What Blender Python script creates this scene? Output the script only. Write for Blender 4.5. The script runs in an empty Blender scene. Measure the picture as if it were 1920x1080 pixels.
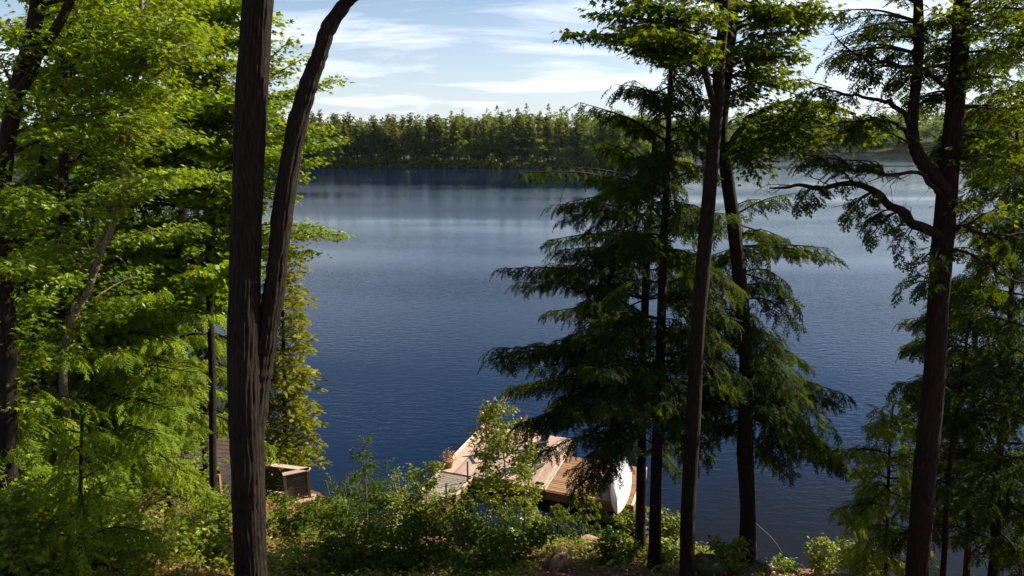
import bpy, math, random
import numpy as np
from mathutils import Vector
R = math.radians
rng = np.random.default_rng(11)
random.seed(5)
scene = bpy.context.scene
COL = scene.collection

# ------------------------------------------------------------------ camera
CAM_H, PITCH, F = 14.0, 12.77, 1280.0
cam = bpy.data.cameras.new('camera'); camo = bpy.data.objects.new('camera', cam); COL.objects.link(camo)
cam.lens = 24; cam.sensor_width = 36; cam.clip_start = .1; cam.clip_end = 6000
camo.location = (0, 0, CAM_H); camo.rotation_euler = (R(90-PITCH), 0, 0)
scene.camera = camo
# ------------------------------------------------------------------ light
SUN_AZ, SUN_EL = 68.0, 36.0           # azimuth clockwise from +Y
world = bpy.data.worlds.new('World'); scene.world = world; world.use_nodes = True
nt = world.node_tree; nt.nodes.clear()
def N(t, kind, **kw):
    n = t.nodes.new(kind)
    for k, v in kw.items():
        if k in n.inputs.keys() if isinstance(k, str) else False: n.inputs[k].default_value = v
        else: setattr(n, k, v)
    return n
def L(t, a, b): t.links.new(a, b)
sky = N(nt, 'ShaderNodeTexSky', sky_type='NISHITA', sun_disc=False, sun_elevation=R(SUN_EL), sun_rotation=R(SUN_AZ),
        air_density=1.0, dust_density=.9, ozone_density=2.4)
tc = N(nt, 'ShaderNodeTexCoord'); sep = N(nt, 'ShaderNodeSeparateXYZ'); L(nt, tc.outputs['Generated'], sep.inputs[0])
zz = N(nt, 'ShaderNodeMath', operation='ADD'); zz.inputs[1].default_value = .15; L(nt, sep.outputs[2], zz.inputs[0])
zm = N(nt, 'ShaderNodeMath', operation='MAXIMUM'); zm.inputs[1].default_value = .02; L(nt, zz.outputs[0], zm.inputs[0])
dx = N(nt, 'ShaderNodeMath', operation='DIVIDE'); L(nt, sep.outputs[0], dx.inputs[0]); L(nt, zm.outputs[0], dx.inputs[1])
dy = N(nt, 'ShaderNodeMath', operation='DIVIDE'); L(nt, sep.outputs[1], dy.inputs[0]); L(nt, zm.outputs[0], dy.inputs[1])
cmb = N(nt, 'ShaderNodeCombineXYZ'); L(nt, dx.outputs[0], cmb.inputs[0]); L(nt, dy.outputs[0], cmb.inputs[1])
mp = N(nt, 'ShaderNodeMapping'); mp.inputs['Scale'].default_value = (.62, 1.5, 1); mp.inputs['Location'].default_value = (1.3, 3.2, 0)
mp.inputs['Rotation'].default_value = (0, 0, R(6)); L(nt, cmb.outputs[0], mp.inputs[0])
cn = N(nt, 'ShaderNodeTexNoise'); cn.inputs['Scale'].default_value = 1.15; cn.inputs['Detail'].default_value = 11; cn.inputs['Roughness'].default_value = .60
cn.inputs['Distortion'].default_value = .45; L(nt, mp.outputs[0], cn.inputs[0])
cr = N(nt, 'ShaderNodeValToRGB'); cr.color_ramp.elements[0].position = .40; cr.color_ramp.elements[1].position = .60; L(nt, cn.outputs[0], cr.inputs[0])
cf = N(nt, 'ShaderNodeMath', operation='MULTIPLY'); cfd = N(nt, 'ShaderNodeMapRange'); cfd.inputs[1].default_value = .16; cfd.inputs[2].default_value = .34; cfd.inputs[3].default_value = .85; cfd.inputs[4].default_value = .25; L(nt, sep.outputs[2], cfd.inputs[0]); L(nt, cfd.outputs[0], cf.inputs[1]); L(nt, cr.outputs[0], cf.inputs[0])
cmx = N(nt, 'ShaderNodeMixRGB'); cmx.inputs[2].default_value = (9.7, 10.4, 11.3, 1); hzf = N(nt, 'ShaderNodeMapRange'); hzf.inputs[1].default_value = 0; hzf.inputs[2].default_value = .24; hzf.inputs[3].default_value = .55; hzf.inputs[4].default_value = 0; L(nt, sep.outputs[2], hzf.inputs[0])
cmax = N(nt, 'ShaderNodeMath', operation='MAXIMUM'); L(nt, cf.outputs[0], cmax.inputs[0]); L(nt, hzf.outputs[0], cmax.inputs[1]); L(nt, cmax.outputs[0], cmx.inputs[0])
tint = N(nt, 'ShaderNodeMixRGB', blend_type='MULTIPLY'); tint.inputs[0].default_value = 1; tint.inputs[2].default_value = (.88, 1.0, 1.12, 1); L(nt, sky.outputs[0], tint.inputs[1]); L(nt, tint.outputs[0], cmx.inputs[1])
bg = N(nt, 'ShaderNodeBackground'); bg.inputs[1].default_value = .044; L(nt, cmx.outputs[0], bg.inputs[0])
wo = N(nt, 'ShaderNodeOutputWorld'); L(nt, bg.outputs[0], wo.inputs[0])
sl = bpy.data.lights.new('sun', 'SUN'); sl.energy = 5.0; sl.angle = R(.5); sl.color = (1, .90, .74)
so = bpy.data.objects.new('sun', sl); COL.objects.link(so)
sd = Vector((math.sin(R(SUN_AZ))*math.cos(R(SUN_EL)), math.cos(R(SUN_AZ))*math.cos(R(SUN_EL)), math.sin(R(SUN_EL))))
so.rotation_euler = sd.to_track_quat('Z', 'Y').to_euler(); so.location = (60, 10, 60)
scene.view_settings.view_transform = 'Standard'; scene.view_settings.look = 'None'
scene.view_settings.gamma = 1; scene.view_settings.use_curve_mapping = False
scene.view_settings.exposure = 1.4
scene.cycles.max_bounces = 6; scene.cycles.transmission_bounces = 3; scene.cycles.diffuse_bounces = 3
scene.cycles.use_denoising = True

# ------------------------------------------------------------------ helpers
cp, sp = math.cos(R(PITCH)), math.sin(R(PITCH))
def ray(px, py):
    x = (px-960)/F; v = (540-py)/F
    return np.array([x, cp+v*sp, -sp+v*cp])
def P(px, py, D):
    """the point on a line of sight at world distance y = D"""
    d = ray(px, py); return np.array([0, 0, CAM_H]) + d*(D/d[1])
def PZ(px, py, z):
    d = ray(px, py); return np.array([0, 0, CAM_H]) + d*((z-CAM_H)/d[2])
def sstep(a, b, x):
    t = np.clip((x-a)/(b-a), 0, 1); return t*t*(3-2*t)
_pv = rng.random((64, 64))
def vnoise(x, y):
    x = np.asarray(x, float); y = np.asarray(y, float)
    xi = np.floor(x).astype(int); yi = np.floor(y).astype(int); fx = x-xi; fy = y-yi
    fx = fx*fx*(3-2*fx); fy = fy*fy*(3-2*fy)
    g = lambda a, b: _pv[a % 64, b % 64]
    return (g(xi, yi)*(1-fx)+g(xi+1, yi)*fx)*(1-fy)+(g(xi, yi+1)*(1-fx)+g(xi+1, yi+1)*fx)*fy
def shore(x):
    return 21.4 + 3.4*(1-sstep(-9, -3.5, x)) - 1.4*sstep(3, 9, x) - 2.2*sstep(8.5, 12, x) + .5*(vnoise(x*.6+3, x*0)-.5)
def ground(x, y):
    d = shore(x)-y
    left = 1-sstep(-8.5, -4, x)
    z = np.where(d > 0, .08+.50*np.maximum(0, d-left*2.4)+.25*np.minimum(d, 1.0)+left*.25*np.minimum(np.maximum(d, 0), 2.4), .08+d*.28)
    z = np.where(d > 20, .08+.50*20+(d-20)*.12+.25, z)
    z = z+np.where(d > 0, (vnoise(x*.7, y*.7)-.5)*.5*np.minimum(1, d*.5)+(vnoise(x*2.3, y*2.3)-.5)*.14, 0)
    return np.maximum(z, -2.5)
def G(px, py):
    d = ray(px, py); o = np.array([0, 0, CAM_H])
    ts = np.linspace(4, 45, 1600)
    p = o+d[None]*ts[:, None]
    hit = np.nonzero(p[:, 2] < ground(p[:, 0], p[:, 1]))[0]
    return p[hit[0]] if len(hit) else p[-1]
def gz(x, y): return float(ground(np.array(x), np.array(y)))

class MB:
    def __init__(s): s.v = []; s.f = {3: [], 4: []}; s.r = {3: [], 4: []}; s.n = 0; s.sm = False
    def add(s, v, f, rnd=None):
        v = np.asarray(v, float).reshape(-1, 3); f = np.asarray(f, int)
        if len(f) == 0: return
        k = f.shape[1]; s.v.append(v); s.f[k].append(f+s.n); s.n += len(v)
        s.r[k].append(np.full(len(f), rng.random()) if rnd is None else np.asarray(rnd, float))
    def box(s, c, size, ax=None, rnd=None):
        h = np.array(size)/2; v = np.array([[x, y, z] for x in (-1, 1) for y in (-1, 1) for z in (-1, 1)])*h
        if ax is not None: v = v@np.array(ax)
        s.add(v+np.array(c), [[0, 1, 3, 2], [4, 6, 7, 5], [0, 4, 5, 1], [2, 3, 7, 6], [0, 2, 6, 4], [1, 5, 7, 3]], None if rnd is None else [rnd]*6)
    def bevbox(s, c, size, ax=None, b=.01):
        """box with chamfered long edges: an octagon prism along x"""
        hx, hy, hz = np.array(size)/2
        o = [(-hy+b, -hz), (hy-b, -hz), (hy, -hz+b), (hy, hz-b), (hy-b, hz), (-hy+b, hz), (-hy, hz-b), (-hy, -hz+b)]
        v = np.array([[x, a, d] for x in (-hx, hx) for a, d in o])
        if ax is not None: v = v@np.array(ax)
        q = [[i, (i+1) % 8, 8+(i+1) % 8, 8+i] for i in range(8)]
        r = rng.random(); s.add(v+np.array(c), q, [r]*8)
        s.add(v+np.array(c), [[0, 2, 1], [0, 3, 2], [0, 4, 3], [0, 5, 4], [0, 6, 5], [0, 7, 6], [8, 9, 10], [8, 10, 11], [8, 11, 12], [8, 12, 13], [8, 13, 14], [8, 14, 15]], [r]*12)
    def tube(s, pts, rad, sides=6, rough=0, cap=True, ridge=0, ridges=14):
        pts = np.asarray(pts, float); n = len(pts); rad = np.broadcast_to(np.asarray(rad, float), (n,))
        t = np.gradient(pts, axis=0); t /= np.linalg.norm(t, axis=1)[:, None]+1e-9
        ref = np.array([0, 1., 0]) if abs(t[0][1]) < .8 else np.array([1., 0, 0])
        U = np.zeros((n, 3)); u = ref-t[0]*ref.dot(t[0]); u /= np.linalg.norm(u)
        for i in range(n):
            u = u-t[i]*u.dot(t[i]); u /= np.linalg.norm(u)+1e-9; U[i] = u
        W = np.cross(t, U); a = np.arange(sides)*2*math.pi/sides
        rr = np.repeat(rad[:, None], sides, 1)
        if rough: rr = rr*(1+rough*(rng.random((n, sides))-.5))
        if ridge:
            sl_ = np.concatenate([[0], np.cumsum(np.linalg.norm(np.diff(pts, axis=0), axis=1))])
            A, S = np.meshgrid(a, sl_)
            off = vnoise(S*.8, A*0+7)*.7+vnoise(S*3, A*2)*.5
            w = np.abs(((A*ridges/(2*math.pi)+off) % 1)-.5)*2
            w2 = vnoise(A*ridges*3.2/(2*math.pi), S*4)+.5*vnoise(A*ridges*5/(2*math.pi), S*9)-.25
            rr = rr+ridge*(w**.6-.5)+ridge*.9*(w2-.5)+ridge*1.6*(vnoise(np.cos(A)*2+5, S*1.1)-.5)
        v = pts[:, None, :]+U[:, None, :]*(np.cos(a)*rr)[..., None]+W[:, None, :]*(np.sin(a)*rr)[..., None]
        i = np.arange(n-1)[:, None]*sides; j = np.arange(sides)[None]; jn = (j+1) % sides
        f = np.stack([i+j, i+jn, i+sides+jn, i+sides+j], -1).reshape(-1, 4)
        s.add(v.reshape(-1, 3), f)
        if cap and sides > 2:
            for e, fl in ((0, 1), (n-1, 0)):
                ring = v[e]; c = ring.mean(0)[None]
                q = np.array([[0, 1+k, 1+(k+1) % sides] for k in range(sides)])
                s.add(np.concatenate([c, ring]), q[:, ::-1] if fl else q)
    def place(s, var, pos, X, Z, sc, rnd=None):
        """many copies of a small leaf shape, realised into the mesh"""
        if len(pos) == 0: return
        v, f = var; X = X/np.linalg.norm(X, axis=1)[:, None]
        Z = Z-X*(X*Z).sum(1)[:, None]; Z /= np.linalg.norm(Z, axis=1)[:, None]+1e-9; Y = np.cross(Z, X)
        M = np.stack([X, Y, Z], 1)*np.asarray(sc)[:, None, None]
        W = np.einsum('vk,nkj->nvj', v, M)+pos[:, None, :]
        n = len(pos); F_ = f[None]+(np.arange(n)*len(v))[:, None, None]
        r = rng.random(n) if rnd is None else rnd
        s.add(W.reshape(-1, 3), F_.reshape(-1, f.shape[1]), np.clip(np.repeat(r, len(f))+(rng.normal(0, .14, n*len(f)) if len(f) > 12 else 0), 0, 1))
    def tris(s): return sum(len(a) for a in s.f[3])+2*sum(len(a) for a in s.f[4])
    def build(s, name, mat, parent=None, origin=(0, 0, 0), smooth=False):
        me = bpy.data.meshes.new(name); v = np.concatenate(s.v)-np.array(origin)
        f3 = np.concatenate(s.f[3]) if s.f[3] else np.zeros((0, 3), int); f4 = np.concatenate(s.f[4]) if s.f[4] else np.zeros((0, 4), int)
        me.vertices.add(len(v)); me.vertices.foreach_set('co', v.astype(np.float32).ravel())
        li = np.concatenate([f3.ravel(), f4.ravel()]); me.loops.add(len(li)); me.loops.foreach_set('vertex_index', li.astype(np.int32))
        nf = len(f3)+len(f4); me.polygons.add(nf)
        st = np.concatenate([np.arange(len(f3))*3, len(f3)*3+np.arange(len(f4))*4])
        me.polygons.foreach_set('loop_start', st.astype(np.int32))
        me.polygons.foreach_set('use_smooth', np.full(nf, smooth))
        at = me.attributes.new('rnd', 'FLOAT', 'FACE'); at.data.foreach_set('value', np.concatenate(s.r[3]+s.r[4]).astype(np.float32))
        me.update(calc_edges=True); me.validate()
        me.materials.append(mat)
        o = bpy.data.objects.new(name, me); COL.objects.link(o)
        if parent is not None: o.parent = parent
        return o
def empty(name, loc): o = bpy.data.objects.new(name, None); o.empty_display_size = .2; COL.objects.link(o); o.location = tuple(float(a) for a in loc); return o
def tag(o, label=None, cat=None, group=None, kind=None):
    if label: o['label'] = label
    if cat: o['category'] = cat
    if group: o['group'] = group
    if kind: o['kind'] = kind
    return o
def smoothpts(pts, n=24):
    pts = np.asarray(pts, float); m = len(pts)
    if m == 2: t = np.linspace(0, 1, n)[:, None]; return pts[0]*(1-t)+pts[1]*t
    out = []; k = max(2, n//(m-1))
    ext = np.vstack([2*pts[0]-pts[1], pts, 2*pts[-1]-pts[-2]])
    for i in range(m-1):
        p0, p1, p2, p3 = ext[i:i+4]
        for t in np.linspace(0, 1, k, endpoint=False):
            out.append(.5*((2*p1)+(-p0+p2)*t+(2*p0-5*p1+4*p2-p3)*t*t+(-p0+3*p1-3*p2+p3)*t**3))
    out.append(pts[-1]); return np.array(out)

# ------------------------------------------------------------------ materials
def newmat(name):
    m = bpy.data.materials.new(name); m.use_nodes = True; t = m.node_tree; t.nodes.clear()
    return m, t, N(t, 'ShaderNodeOutputMaterial')
def ramp(t, fac, stops):
    r = N(t, 'ShaderNodeValToRGB'); e = r.color_ramp.elements
    while len(e) > len(stops): e.remove(e[-1])
    while len(e) < len(stops): e.new(1)
    for i, (p, c) in enumerate(stops): e[i].position = p; e[i].color = (*c, 1)
    L(t, fac, r.inputs[0]); return r.outputs[0]
def leafmat(name, dark, light, trans, tf=.42, gloss=.07, rough=.38):
    m, t, o = newmat(name)
    a = N(t, 'ShaderNodeAttribute', attribute_name='rnd')
    col = ramp(t, a.outputs['Fac'], [(0, dark), (.55, [(x+y)/2 for x, y in zip(dark, light)]), (1, light)])
    tr = N(t, 'ShaderNodeMixRGB', blend_type='MIX'); tr.inputs[0].default_value = .6; L(t, col, tr.inputs[1]); tr.inputs[2].default_value = (*trans, 1)
    d = N(t, 'ShaderNodeBsdfDiffuse'); L(t, col, d.inputs[0])
    s = N(t, 'ShaderNodeBsdfTranslucent'); L(t, tr.outputs[0], s.inputs[0])
    mx = N(t, 'ShaderNodeMixShader'); mx.inputs[0].default_value = tf; L(t, d.outputs[0], mx.inputs[1]); L(t, s.outputs[0], mx.inputs[2])
    g = N(t, 'ShaderNodeBsdfGlossy'); g.inputs['Roughness'].default_value = rough; g.inputs[0].default_value = (.9, .95, .85, 1)
    m2 = N(t, 'ShaderNodeMixShader'); m2.inputs[0].default_value = gloss; L(t, mx.outputs[0], m2.inputs[1]); L(t, g.outputs[0], m2.inputs[2])
    L(t, m2.outputs[0], o.inputs[0]); return m
def barkmat(name, c1, c2, c3=None, sz=(16, 16, 2.6), bump=.9, dist=.03):
    m, t, o = newmat(name)
    tc = N(t, 'ShaderNodeTexCoord'); mp = N(t, 'ShaderNodeMapping'); mp.inputs['Scale'].default_value = sz; L(t, tc.outputs['Object'], mp.inputs[0])
    n1 = N(t, 'ShaderNodeTexNoise'); n1.inputs['Scale'].default_value = 2.2; n1.inputs['Detail'].default_value = 9; n1.inputs['Roughness'].default_value = .68; L(t, mp.outputs[0], n1.inputs[0])
    n2 = N(t, 'ShaderNodeTexNoise'); n2.inputs['Scale'].default_value = .9; n2.inputs['Detail'].default_value = 4; L(t, tc.outputs['Object'], n2.inputs[0])
    c = ramp(t, n1.outputs[0], [(.34, c1), (.58, c2), (.74, [min(1, x*3.2) for x in c2])])
    lich = ramp(t, n2.outputs[0], [(.52, (0, 0, 0)), (.72, (1, 1, 1))])
    lm = N(t, 'ShaderNodeMath', operation='MULTIPLY'); lm.inputs[1].default_value = .5; L(t, lich, lm.inputs[0])
    mx = N(t, 'ShaderNodeMixRGB'); mx.inputs[2].default_value = (*(c3 or (.05, .06, .03)), 1); L(t, lm.outputs[0], mx.inputs[0]); L(t, c, mx.inputs[1])
    b = N(t, 'ShaderNodeBsdfPrincipled'); b.inputs['Roughness'].default_value = .9; b.inputs['Specular IOR Level'].default_value = .2; L(t, mx.outputs[0], b.inputs['Base Color'])
    bp = N(t, 'ShaderNodeBump'); bp.inputs['Strength'].default_value = bump; bp.inputs['Distance'].default_value = dist; L(t, n1.outputs[0], bp.inputs['Height']); L(t, bp.outputs[0], b.inputs['Normal'])
    L(t, b.outputs[0], o.inputs[0]); return m
def woodmat(name, c1, c2, sz=(3, 40, 40), rough=.7, vary=.35):
    """boards: grain along local x, each board a little different (attribute rnd, object random)"""
    m, t, o = newmat(name)
    tc = N(t, 'ShaderNodeTexCoord'); oi = N(t, 'ShaderNodeObjectInfo')
    ad = N(t, 'ShaderNodeVectorMath', operation='ADD'); L(t, tc.outputs['Object'], ad.inputs[0]); L(t, oi.outputs['Location'], ad.inputs[1])
    mp = N(t, 'ShaderNodeMapping'); mp.inputs['Scale'].default_value = sz; L(t, ad.outputs[0], mp.inputs[0])
    n1 = N(t, 'ShaderNodeTexNoise'); n1.inputs['Scale'].default_value = 1; n1.inputs['Detail'].default_value = 8; L(t, mp.outputs[0], n1.inputs[0])
    c = ramp(t, n1.outputs[0], [(.3, c1), (.7, c2)])
    hs = N(t, 'ShaderNodeHueSaturation'); L(t, c, hs.inputs['Color'])
    mr = N(t, 'ShaderNodeMapRange'); mr.inputs[3].default_value = 1-vary; mr.inputs[4].default_value = 1+vary*.5; L(t, oi.outputs['Random'], mr.inputs[0]); L(t, mr.outputs[0], hs.inputs['Value'])
    b = N(t, 'ShaderNodeBsdfPrincipled'); b.inputs['Roughness'].default_value = rough; b.inputs['Specular IOR Level'].default_value = .3; L(t, hs.outputs[0], b.inputs['Base Color'])
    bp = N(t, 'ShaderNodeBump'); bp.inputs['Strength'].default_value = .3; bp.inputs['Distance'].default_value = .005; L(t, n1.outputs[0], bp.inputs['Height']); L(t, bp.outputs[0], b.inputs['Normal'])
    L(t, b.outputs[0], o.inputs[0]); return m
def plain(name, col, rough=.6, metal=0, nscale=6, var=.25, bump=.15):
    m, t, o = newmat(name); tc = N(t, 'ShaderNodeTexCoord')
    n1 = N(t, 'ShaderNodeTexNoise'); n1.inputs['Scale'].default_value = nscale; n1.inputs['Detail'].default_value = 7; L(t, tc.outputs['Object'], n1.inputs[0])
    c = ramp(t, n1.outputs[0], [(.3, [x*(1-var) for x in col]), (.7, [min(1, x*(1+var)) for x in col])])
    b = N(t, 'ShaderNodeBsdfPrincipled'); b.inputs['Specular IOR Level'].default_value = .5 if rough < .85 else .03; b.inputs['Roughness'].default_value = rough; b.inputs['Metallic'].default_value = metal; L(t, c, b.inputs['Base Color'])
    bp = N(t, 'ShaderNodeBump'); bp.inputs['Strength'].default_value = bump; bp.inputs['Distance'].default_value = .02; L(t, n1.outputs[0], bp.inputs['Height']); L(t, bp.outputs[0], b.inputs['Normal'])
    L(t, b.outputs[0], o.inputs[0]); return m
M = {}
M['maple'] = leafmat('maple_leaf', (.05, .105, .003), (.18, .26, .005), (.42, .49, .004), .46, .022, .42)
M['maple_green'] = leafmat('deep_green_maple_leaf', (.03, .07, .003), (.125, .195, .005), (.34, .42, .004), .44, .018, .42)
M['maple_dark'] = leafmat('shade_tinted_maple_leaf', (.011, .032, .003), (.038, .074, .004), (.28, .34, .004), .40, .006, .5)  # maple leaf with backlit shade put into its darker colour
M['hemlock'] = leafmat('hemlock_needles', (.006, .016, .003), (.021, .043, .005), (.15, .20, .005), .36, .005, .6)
M['hemlock_lit'] = leafmat('sun_tinted_hemlock_needles', (.045, .09, .003), (.175, .235, .005), (.38, .45, .004), .42, .008, .55)  # lit copy of the hemlock needles: sunlight put into a yellower colour
M['cedar'] = leafmat('cedar_scales', (.055, .07, .003), (.19, .19, .005), (.36, .34, .005), .40, .012, .5)
M['shrub'] = leafmat('shrub_leaf', (.045, .08, .003), (.18, .215, .005), (.42, .45, .004), .45, .018, .5)
M['fern'] = leafmat('fern_frond', (.07, .14, .010), (.15, .24, .02), (.26, .36, .02), .45, .04)
M['red_leaf'] = leafmat('young_red_leaf', (.16, .06, .02), (.30, .12, .05), (.35, .12, .04), .4, .05)
M['pine_far'] = leafmat('far_pine_needles', (.02, .045, .010), (.17, .19, .035), (.26, .28, .04), .40, .0)
M['decid_far'] = leafmat('far_broad_leaves', (.06, .10, .018), (.18, .22, .035), (.26, .30, .04), .38, .0)
M['bark'] = barkmat('rough_maple_bark', (.0025, .0018, .0013), (.018, .012, .008), (.026, .022, .014))
M['bark_hem'] = barkmat('hemlock_bark', (.0025, .0018, .0012), (.017, .010, .007), (.015, .014, .009), (14, 14, 3))
M['bark_grey'] = barkmat('grey_branch_bark', (.05, .04, .03), (.20, .16, .12), (.14, .13, .11), (20, 20, 6), .3, .006)
M['bark_dead'] = plain('dead_twig', (.22, .15, .11), .9)
M['pale_wood'] = woodmat('pale_cedar_deck', (.25, .165, .125), (.43, .31, .245))
M['brown_wood'] = woodmat('brown_stained_deck', (.15, .078, .036), (.30, .17, .085))
M['face_wood'] = woodmat('deck_face_timber', (.16, .075, .035), (.27, .14, .07))
M['grey_wood'] = woodmat('grey_weathered_wood', (.055, .05, .047), (.13, .12, .115))
M['gang_wood'] = woodmat('sun_tinted_grey_plank', (.17, .14, .12), (.33, .28, .24))  # grey plank wood lightened in colour to look sunlit
M['slat_wood'] = woodmat('dark_grey_slat', (.06, .055, .052), (.13, .12, .11))
M['cap_wood'] = woodmat('pale_rail_cap', (.34, .24, .18), (.50, .37, .29))
M['dark_siding'] = woodmat('dark_siding', (.014, .010, .008), (.034, .026, .021))
M['shingle'] = plain('dark_roof_shingle', (.070, .054, .045), .9, 0, 30, .45, .4)
M['canoe'] = plain('white_canoe_hull', (.78, .77, .76), .32, 0, 2, .04, .02)
M['gunwale'] = woodmat('gunwale_wood', (.16, .08, .04), (.26, .14, .07))
M['dark_metal'] = plain('dark_metal', (.03, .03, .032), .45, .6, 10, .2, .02)
M['chair'] = plain('charcoal_chair', (.035, .033, .034), .5, 0, 10, .2, .02)
M['parasol'] = plain('grey_parasol_cloth', (.38, .34, .31), .9, 0, 20, .15, .1)
M['terracotta'] = plain('clay_pot', (.30, .13, .07), .8, 0, 12, .2, .1)
M['flower'] = plain('pink_flower', (.55, .13, .12), .7, 0, 40, .3, .1)
M['rock'] = plain('lichen_rock', (.20, .14, .09), .9, 0, 5, .55, .6)
M['moss_rock'] = plain('mossy_rock', (.06, .065, .025), .95, 0, 5, .5, .6)
M['dark_rock'] = plain('dark_wet_rock', (.045, .034, .028), .7, 0, 6, .5, .5)
M['root'] = plain('root_soil', (.13, .065, .035), .95, 0, 9, .5, .6)
M['white'] = plain('white_paint', (.75, .74, .72), .5)
M['litter'] = leafmat('fallen_leaf', (.11, .045, .02), (.33, .17, .09), (.3, .15, .08), .15, .05, .5)

def groundmat():
    m, t, o = newmat('forest_floor'); tc = N(t, 'ShaderNodeTexCoord')
    n1 = N(t, 'ShaderNodeTexNoise'); n1.inputs['Scale'].default_value = .9; n1.inputs['Detail'].default_value = 10; n1.inputs['Roughness'].default_value = .7; L(t, tc.outputs['Object'], n1.inputs[0])
    v = N(t, 'ShaderNodeTexVoronoi'); v.inputs['Scale'].default_value = 16; L(t, tc.outputs['Object'], v.inputs[0])
    c = ramp(t, n1.outputs[0], [(.3, (.025, .014, .008)), (.5, (.10, .052, .028)), (.7, (.20, .11, .062))])
    mx = N(t, 'ShaderNodeMixRGB', blend_type='OVERLAY'); mx.inputs[0].default_value = .6; L(t, c, mx.inputs[1]); L(t, v.outputs['Color'], mx.inputs[2])
    hs = N(t, 'ShaderNodeHueSaturation'); hs.inputs['Saturation'].default_value = .8; hs.inputs['Value'].default_value = .9; L(t, mx.outputs[0], hs.inputs['Color'])
    b = N(t, 'ShaderNodeBsdfPrincipled'); b.inputs['Roughness'].default_value = .95; b.inputs['Specular IOR Level'].default_value = .1; L(t, c, b.inputs['Base Color'])
    bp = N(t, 'ShaderNodeBump'); bp.inputs['Strength'].default_value = .7; bp.inputs['Distance'].default_value = .05; L(t, v.outputs[0], bp.inputs['Height']); L(t, bp.outputs[0], b.inputs['Normal'])
    L(t, b.outputs[0], o.inputs[0]); return m
M['ground'] = groundmat()
M['far_ground'] = plain('far_woodland_floor', (.03, .035, .015), .95, 0, .2, .4, .1)
def watermat():
    m, t, o = newmat('lake_water'); tc = N(t, 'ShaderNodeTexCoord')
    def noise(scale, detail, sc3, rough=.55, rot=0):
        mp = N(t, 'ShaderNodeMapping'); mp.inputs['Scale'].default_value = sc3; mp.inputs['Rotation'].default_value = (0, 0, R(rot)); L(t, tc.outputs['Object'], mp.inputs[0])
        n = N(t, 'ShaderNodeTexNoise'); n.inputs['Scale'].default_value = scale; n.inputs['Detail'].default_value = detail; n.inputs['Roughness'].default_value = rough; L(t, mp.outputs[0], n.inputs[0]); return n.outputs[0]
    a = noise(1.0, 3, (1.3, 3.4, 1), .55, 14); b_ = noise(1.0, 2, (4.2, 9, 1), .5, 22); big = noise(.018, 3, (.35, 1.6, 1), .5, 4)
    s1 = N(t, 'ShaderNodeMath', operation='MULTIPLY_ADD'); L(t, b_, s1.inputs[0]); s1.inputs[1].default_value = .30; L(t, a, s1.inputs[2])
    st = ramp(t, big, [(.40, (.15,)*3), (.60, (1,)*3)])
    bp = N(t, 'ShaderNodeBump'); bp.inputs['Distance'].default_value = .05; L(t, s1.outputs[0], bp.inputs['Height']); L(t, st, bp.inputs['Strength'])
    sx = N(t, 'ShaderNodeSeparateXYZ'); L(t, tc.outputs['Object'], sx.inputs[0])
    wob = noise(.25, 4, (1, 1, 1))
    yy = N(t, 'ShaderNodeMath', operation='MULTIPLY_ADD'); L(t, wob, yy.inputs[0]); yy.inputs[1].default_value = -7; L(t, sx.outputs[1], yy.inputs[2])
    xr = N(t, 'ShaderNodeMapRange'); xr.inputs[1].default_value = 0; xr.inputs[2].default_value = 9; xr.inputs[3].default_value = 0; xr.inputs[4].default_value = -4; L(t, sx.outputs[0], xr.inputs[0])
    ad = N(t, 'ShaderNodeMath', operation='ADD'); L(t, yy.outputs[0], ad.inputs[0]); L(t, xr.outputs[0], ad.inputs[1])
    dp = N(t, 'ShaderNodeMapRange'); dp.inputs[1].default_value = 14; dp.inputs[2].default_value = 25; dp.interpolation_type = 'SMOOTHSTEP'; L(t, ad.outputs[0], dp.inputs[0])
    cm = N(t, 'ShaderNodeMixRGB'); cm.inputs[1].default_value = (.004, .0035, .003, 1); cm.inputs[2].default_value = (.0002, .0060, .024, 1); L(t, dp.outputs[0], cm.inputs[0])
    b = N(t, 'ShaderNodeBsdfPrincipled'); b.inputs['Roughness'].default_value = .05; b.inputs['IOR'].default_value = 1.333; b.inputs['Specular IOR Level'].default_value = .42; b.inputs['Specular Tint'].default_value = (.82, .93, 1, 1)
    L(t, cm.outputs[0], b.inputs['Base Color']); L(t, bp.outputs[0], b.inputs['Normal']); L(t, b.outputs[0], o.inputs[0]); return m
M['water'] = watermat()

# ------------------------------------------------------------------ setting
def gridmesh(xs, ys, fz, name, mat, smooth=True):
    X, Y = np.meshgrid(xs, ys); Z = fz(X, Y); v = np.stack([X, Y, Z], -1).reshape(-1, 3)
    nx, ny = len(xs), len(ys); i = (np.arange(ny-1)*nx)[:, None]+np.arange(nx-1)[None]
    f = np.stack([i, i+1, i+nx+1, i+nx], -1).reshape(-1, 4)
    mb = MB(); mb.add(v, f, np.zeros(len(f))); o = mb.build(name, mat, smooth=smooth); o['kind'] = 'structure'; return o
gridmesh(np.linspace(-70, 70, 260), np.linspace(-30, 34, 170), ground, 'ground', M['ground'])
gridmesh(np.array([-1250., 1250]), np.array([-32., 1900]), lambda x, y: x*0-2.4, 'lake_bed', M['far_ground'])
w = gridmesh(np.array([-1250., 1250]), np.array([-32., 1900]), lambda x, y: x*0, 'lake_water', M['water'])
def pen(x, y):          # wooded point across the lake
    edge = 286+6*(vnoise(x*.04, x*0)-.5)+sstep(60, 110, x)*30
    back = 335-sstep(30, 60, x)*25+sstep(-20, -140, x)*120
    d = np.minimum(y-edge, back-y)
    endx = 1-sstep(62, 92, x)
    return np.minimum(d*.4, 2.2+4*sstep(-40, -120, x))*endx-(1-endx)*2.0
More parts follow.
